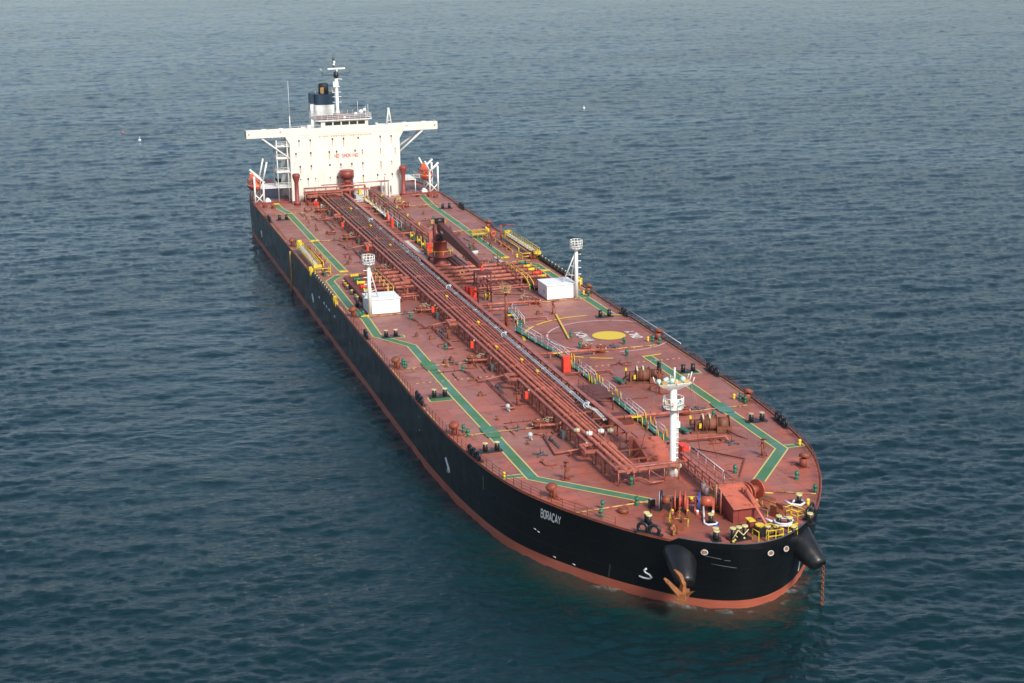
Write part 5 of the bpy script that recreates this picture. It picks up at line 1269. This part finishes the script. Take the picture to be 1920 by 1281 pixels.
for x, y, mt in ((-129.0, -9.7, 'brown'), (-128.5, -8.3, 'red'), (-122, -8.8, 'red'), (-126.0, 9.3, 'tan'), (-124.6, 8.6, 'rustred'), (-120.5, 9.5, 'yellow'), (-128, -17.6, 'rustred'), (-129.6, -19.2, 'brown'), (-128.4, 18.4, 'rustred'), (-129.8, 17.4, 'brown'), (-131, 15.1, 'rustred')):
    b = MB(); b.cyl((0, 0, 0), (0, 0, .8), .35, n=10); b.box((.4, .1, .35), (.6, .7, .7)); b.torus((0, 0, 1.0), .25, .06, n=10, k=4); b.build('deck_valve', mt, SHIP, (x, y, 0), random.uniform(0, 3))
# breakwater step at the aft end of the deck
b = MB()
for y0, y1 in ((-20.6, -12.5), (13.0, 20.6)): b.bx(-133.6, -133.4, y0, y1, 0, .45)
b.build('deck_sill', 'brown', SHIP)

# ------------------------------------------------------------------ davits and lifeboats
def davit(sg):
    yo, yi = sg*20.5, sg*18.6
    for x in (-133.8, -139.5):
        b = MB(); b.tube([(x, yo, 0), (x, yo, 6.2)], .22, 6); b.tube([(x, yi, 0), (x, yi, 5.0)], .22, 6)
        b.tube([(x, yo, 2.2), (x-.2, yi, .2)], .13, 5); b.tube([(x, yi, 2.4), (x-.2, yo, .2)], .13, 5)
        b.tube([(x, yo+sg*.2, 6.9), (x, yi-sg*.3, 4.7)], .25, 6)
        b.tube([(x, yi-sg*.0, 5.2), (x, sg*17.6, 9.2 if sg < 0 else 7.4)], .2, 6)
        b.build('lifeboat_davit', 'white', SHIP)
    b = MB(); b.cyl((-136, yi-sg*1.0, .6), (-134.6, yi-sg*1.0, .6), .5, n=10); b.box((-135.3, yi-sg*1.0, .3), (1.8, 1.2, .6)); b.build('boat_winch', 'whitehouse', SHIP)
davit(-1); davit(1)
def lifeboat(sg, lab):
    o = bpy.data.objects.new('lifeboat', None); C.objects.link(o); o.location = (-137.4, -20.2 if sg < 0 else 18.5, 2.4); o.scale = (1.05, 1.1, 1.2)
    def shell(L0, W0, a0, a1, zc, hh):
        rg = []
        for i in range(15):
            t = -1+2*i/14; f = max(.04, (max(0, 1-abs(t)**2.5))**.5)
            A = [a0+(a1-a0)*q/12 for q in range(13)]
            rg.append([Vector((L0*t, W0*f*math.cos(R(a)), zc+hh*f*math.sin(R(a))+.15*t*t)) for a in A])
        return rg
    b = MB(); b.loft(shell(3.6, 1.3, 180, 360, 1.35, 1.25)); k = b.build('hull', 'orange', None); k.parent = o
    b = MB(); b.loft(shell(3.5, 1.24, 0, 180, 1.36, 1.2)); k = b.build('canopy', 'orange', None); k.parent = o
    b = MB(); b.torus((0, 0, 1.36), 1.0, .0001, n=4, k=3) if False else None
    b.tube([(-3.4, 1.0*0, 1.45)]+[(3.55*math.cos(R(a)), 1.3*math.sin(R(a)), 1.4) for a in range(200, 520, 20)], .06, 5); k = b.build('fender_rope', 'rope', None); k.parent = o
    b = MB(); b.box((-1.8, 0, 2.75), (1.0, .9, .6)); k = b.build('conning_hatch', 'orange', None); k.parent = o
    b = MB()
    for s in (-1, 1):
        for x in (-1.6, -.6, .4, 1.4): b.box((x, s*1.0, 2.0), (.5, .12, .28))
    for y in (-.5, 0, .5): b.box((3.05, y, 1.95), (.15, .28, .25))
    k = b.build('window', 'glass', None); k.parent = o
    return tag(o, lab, 'lifeboat', 'lifeboats in davits beside the deckhouse')
lifeboat(-1, 'orange enclosed lifeboat in white davits on the starboard quarter, left of the white deckhouse')
lifeboat(1, 'orange enclosed lifeboat in white davits on the port quarter, right of the white deckhouse')
b = MB(); b.cyl((-.7, 0, .45), (.7, 0, .45), .42, n=12); b.ball((-.7, 0, .45), .42, 12, 0); b.ball((.7, 0, .45), .42, 12, 0)
lr = b.build('liferaft_canister', 'whitehouse'); lr.location = (-141, -20.0, .9); tag(lr, 'white round-ended liferaft canister at the rail below the starboard lifeboat', 'liferaft')
q = MB(); q.box((0, 0, -.1), (1.6, .8, .2)); q.box((-.5, 0, -.5), (.1, .6, .8)); q.box((.5, 0, -.5), (.1, .6, .8)); k = q.build('cradle', 'white', None); k.parent = lr

# ------------------------------------------------------------------ mooring ropes lying on the bow
def rope(P, r, lab, blue=None):
    b = MB(); b.tube(P, r, 6, 0)
    if blue: b.tube(blue, r*.9, 6, 1)
    return tag(b.build('mooring_rope', ['rope', 'blue']), lab, 'rope', 'mooring ropes on the bow')
rope([(70.8, -1.6, .9), (72.2, -2.1, .3), (73.5, -2.6, .12), (74.0, -2.4, .12), (74.1, -1.6, .12), (73.8, -1.3, .12), (73.2, -1.35, .12)], .11, 'white rope led from the blue windlass disc round a lone bollard', [(74.2, -1.9, .05), (74.2, -1.5, .05), (73.9, -1.2, .05)])
P = [(75.0, 3.4, .5), (75.9, 3.9, .4)]
for k in range(18): a = k*.7; P.append((76.55+1.0*math.cos(a+3.4)*(1 if True else 0), 4.85+.95*math.sin(a+3.4)*1.0, .35+.02*k))
rope(P, .11, 'white rope wound in thick turns round the paired bollards beside the bow fence', [(74.4, 3.0, .3), (75.0, 3.4, .45)])
rope([(71.0, 7.6, .5), (71.8, 8.0, .35), (72.2, 8.9, .25), (71.6, 9.7, .25), (70.8, 9.7, .25), (70.6, 9.0, .3), (71.2, 8.5, .3)], .12, 'white and blue rope looped on the deck behind the yellow frame by the port rail', [(71.6, 7.9, .2), (72.5, 8.6, .15)])

# ------------------------------------------------------------------ floats on the open sea
for (x, y, mt, lab) in ((-328.2, -37.8, 'wire', 'small faded red float drifting alone upper left, behind the stern'), (-307.4, -33.8, 'whitehouse', 'tiny pale float beside the faded red one, upper left'), (-330.9, 122.3, 'whitehouse', 'small bright white float alone on the open sea, upper right of the masts')):
    b = MB(); b.lathe((0, 0, -.3), [(.1, 0), (.4, .2), (.48, .45), (.35, .7), (.1, .8)], 12); b.cyl((0, 0, .7), (0, 0, 1.2), .08, n=6)
    o = b.build('float', mt); o.location = (x, y, WL); tag(o, lab, 'buoy', 'small floats on the sea')

# ------------------------------------------------------------------ sea
def fft_tile(N, L, V, wd, seed, lmin, lmax, amp_rms, spread=4):
    rng = np.random.default_rng(seed)
    k1 = np.fft.fftfreq(N, L/N)*2*np.pi; kx, ky = np.meshgrid(k1, k1, indexing='ij'); k = np.sqrt(kx**2+ky**2); k[0, 0] = 1e-6
    Lw = V*V/9.81; cosf = (kx*math.cos(wd)+ky*math.sin(wd))/k
    Pk = np.exp(-1/(k*Lw)**2)/k**4*(.05+np.abs(cosf)**spread)
    Pk *= np.exp(-(k*lmin/(2*np.pi))**2*.5)*(k > 2*np.pi/lmax); Pk[0, 0] = 0
    h = (rng.normal(size=(N, N))+1j*rng.normal(size=(N, N)))*np.sqrt(Pk)
    H = np.fft.ifft2(h).real; s = amp_rms/H.std(); H *= s
    DX = np.fft.ifft2(-1j*kx/k*h).real*s; DY = np.fft.ifft2(-1j*ky/k*h).real*s
    return H.astype(np.float32), DX.astype(np.float32), DY.astype(np.float32)
def sample(T, L, x, y, rot):
    c, s = math.cos(rot), math.sin(rot); u = (x*c+y*s)/L; v = (-x*s+y*c)/L; N = T[0].shape[0]
    u = (u % 1)*N; v = (v % 1)*N; i = u.astype(np.int32) % N; j = v.astype(np.int32) % N; fu = u-np.floor(u); fv = v-np.floor(v)
    i1 = (i+1) % N; j1 = (j+1) % N; out = []
    for A in T: out.append(A[i, j]*(1-fu)*(1-fv)+A[i1, j]*fu*(1-fv)+A[i, j1]*(1-fu)*fv+A[i1, j1]*fu*fv)
    h, dx, dy = out; return h, dx*c-dy*s, dx*s+dy*c
cx, cy = 219.35, -65.2
ang = np.concatenate([np.linspace(-math.pi, -.52, 60, endpoint=False), np.linspace(-.52, .52, 1500, endpoint=False), np.linspace(.52, math.pi, 60, endpoint=False)])+YAW
rad = [0.0, 30, 60, 85]; r = 105.0
while r < 1700: rad.append(r); r += max(.30, r*.0028)
while r < 8000: rad.append(r); r *= 1.3
rad.append(9000.0); rad = np.array(rad)
Na, Nr = len(ang), len(rad)
RR, AA = np.meshgrid(rad, ang, indexing='ij'); X = cx+RR*np.cos(AA); Y = cy+RR*np.sin(AA)
WD = math.radians(172)
T1 = fft_tile(512, 283.0, 4.6, WD, 1, 1.6, 45, .072); T2 = fft_tile(512, 97.0, 3.1, WD+.18, 2, .7, 9, .058); T3 = fft_tile(512, 31.0, 2.3, WD-.15, 3, .2, 3.0, .045)
fade = lambda a, b_: np.clip((b_-RR)/(b_-a), 0, 1)
calm = 1-np.clip((-0-0)/1, 0, 0)
h1 = sample(T1, 283.0, X, Y, .0); h2 = sample(T2, 97.0, X, Y, .06); h3 = sample(T3, 31.0, X, Y, -.09)
lee = 1-.5*np.exp(-((Y+48)/22.0)**2)*np.clip((X+130)/60, 0, 1)*np.clip((75-X)/50, 0, 1); f1 = fade(1500, 6000); f2 = fade(1000, 2400)*lee; f3 = fade(260, 700)*lee
Z = h1[0]*f1+h2[0]*f2+h3[0]*f3; lam = .9
DXX = lam*(h1[1]*f1+h2[1]*f2+h3[1]*f3); DYY = lam*(h1[2]*f1+h2[2]*f2+h3[2]*f3)
far = (RR < 100)*1.0; Z = Z*(1-far*0)
co = np.stack([X+DXX, Y+DYY, Z+WL-(RR > 6000)*0], -1).reshape(-1, 3).astype(np.float32)
# breaking foam where crests are steep and high
crest = (h2[0]*f2/.085+h3[0]*.4/.052*f3+h1[0]/.10*1.0); patch = sample(T1, 283.0*2.53, X+500, Y-333, 1.1)[0]/.10
foam = np.clip((crest+patch*.9-5.7)/1.2, 0, 1)*(RR < 2500)
# foam of broken water along the stem and the waterline
ax_ = X-79.2
dist = np.full(X.shape, 99.0)
wlp = np.array([hp(x, -y, WL)[:2] for x, y in HALF if x > 40]+[hp(x, y, WL)[:2] for x, y in HALF[::-1] if x > 40])
mask = (X > 40) & (X < 100) & (np.abs(Y) < 40)
xm, ym = X[mask], Y[mask]; dm = np.full(xm.shape, 99.0)
for px, py in wlp: dm = np.minimum(dm, np.hypot(xm-px, ym-py))
dist[mask] = dm
hn = h3[0]/.04+h2[0]/.085
foam = np.maximum(foam, np.clip(1-(dist)/1.6, 0, 1)*np.clip(hn*.4-.45, 0, .6)*(X > 66))
hull_light_tint = np.clip(1-dist/9.0, 0, 1)*np.clip((X-48)/20, 0, 1)*np.clip((14-Y)/10, 0.15, 1)  # mask for light rising off the submerged hull, painted into the sea colour
idx = np.arange(Nr*Na).reshape(Nr, Na)
a = idx[:-1, :]; b_ = idx[1:, :]; quads = np.stack([a, b_, np.roll(b_, -1, 1), np.roll(a, -1, 1)], -1).reshape(-1, 4).astype(np.int32)
me = bpy.data.meshes.new('sea'); me.vertices.add(Nr*Na); me.vertices.foreach_set('co', co.ravel())
me.loops.add(quads.size); me.loops.foreach_set('vertex_index', quads.ravel())
me.polygons.add(len(quads)); me.polygons.foreach_set('loop_start', np.arange(0, quads.size, 4, dtype=np.int32)); me.polygons.foreach_set('loop_total', np.full(len(quads), 4, dtype=np.int32))
me.update(calc_edges=True); me.polygons.foreach_set('use_smooth', np.ones(len(quads), dtype=bool))
for nm, arr in (('foam', foam), ('hull_light_tint', hull_light_tint)):
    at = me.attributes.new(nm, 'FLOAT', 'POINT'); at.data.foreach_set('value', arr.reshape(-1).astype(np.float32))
m, t, bs = newmat('sea_water'); v = geo(t)
base = ramp(t, noise(t, v, .012, 4), [(.35, (.0013, .017, .021)), (.65, (.0022, .022, .027))])
at = t.nodes.new('ShaderNodeAttribute'); at.attribute_name = 'hull_light_tint'
base = mix(t, ramp(t, at.outputs['Fac'], [(0, (0, 0, 0)), (.7, (1, 1, 1))]), base, (.0025, .026, .025)); base = mix(t, ramp(t, at.outputs['Fac'], [(.45, (0, 0, 0)), (1, (.8, .8, .8))]), base, (.045, .036, .024))  # painted upwelling light: green further out, brown of the submerged hull close in
at = t.nodes.new('ShaderNodeAttribute'); at.attribute_name = 'foam'
fm_ = t.nodes.new('ShaderNodeMath'); fm_.operation = 'MULTIPLY'; t.links.new(at.outputs['Fac'], fm_.inputs[0])
t.links.new(ramp(t, noise(t, v, 1.6, 6, .7), [(.38, (0, 0, 0)), (.6, (1, 1, 1))]), fm_.inputs[1])
base = mix(t, fm_.outputs[0], base, (.62, .66, .66)); t.links.new(base, bs.inputs['Base Color'])
bs.inputs['IOR'].default_value = 1.333; bs.inputs['Specular IOR Level'].default_value = .5
rf = mix(t, fm_.outputs[0], (.10, .10, .10), (.6, .6, .6)); t.links.new(rf, bs.inputs['Roughness'])
def aniso(rot, sx, sy):
    g = t.nodes.new('ShaderNodeNewGeometry'); a1 = t.nodes.new('ShaderNodeMapping'); a1.inputs['Rotation'].default_value = (0, 0, -rot); t.links.new(g.outputs['Position'], a1.inputs[0])
    a2 = t.nodes.new('ShaderNodeMapping'); a2.inputs['Scale'].default_value = (sx, sy, 0); t.links.new(a1.outputs[0], a2.inputs[0]); return a2.outputs[0]
gust = ramp(t, noise(t, aniso(WD, 1, .45), .016, 3, .5), [(.36, (.35, .35, .35)), (.62, (1, 1, 1))])
bp = t.nodes.new('ShaderNodeBump'); bp.inputs['Distance'].default_value = .15; t.links.new(gust, bp.inputs['Strength'])
t.links.new(noise(t, aniso(WD+.1, 1, .45), 1.7, 6, .62, .5), bp.inputs['Height'])
bp2 = t.nodes.new('ShaderNodeBump'); bp2.inputs['Strength'].default_value = .7; bp2.inputs['Distance'].default_value = .4
t.links.new(noise(t, aniso(WD-.12, 1, .35), .45, 4, .6, .4), bp2.inputs['Height']); t.links.new(bp2.outputs[0], bp.inputs['Normal'])
t.links.new(bp.outputs[0], bs.inputs['Normal'])
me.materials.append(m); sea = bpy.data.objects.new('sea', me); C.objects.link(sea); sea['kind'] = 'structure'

# ------------------------------------------------------------------ thin sea haze
m, t, bs = newmat('sea_haze'); t.nodes.remove(bs)
pv = t.nodes.new('ShaderNodeVolumePrincipled'); pv.inputs['Color'].default_value = (.80, .88, .95, 1); pv.inputs['Density'].default_value = .00005; pv.inputs['Anisotropy'].default_value = 0
t.links.new(pv.outputs[0], t.nodes['Material Output'].inputs['Volume'])
MT['haze'] = m
b = MB(); b.bx(-9400, 9800, -9700, 9500, -20, 90); hz = b.build('haze', 'haze'); hz['kind'] = 'stuff'
S.cycles.volume_bounces = 0
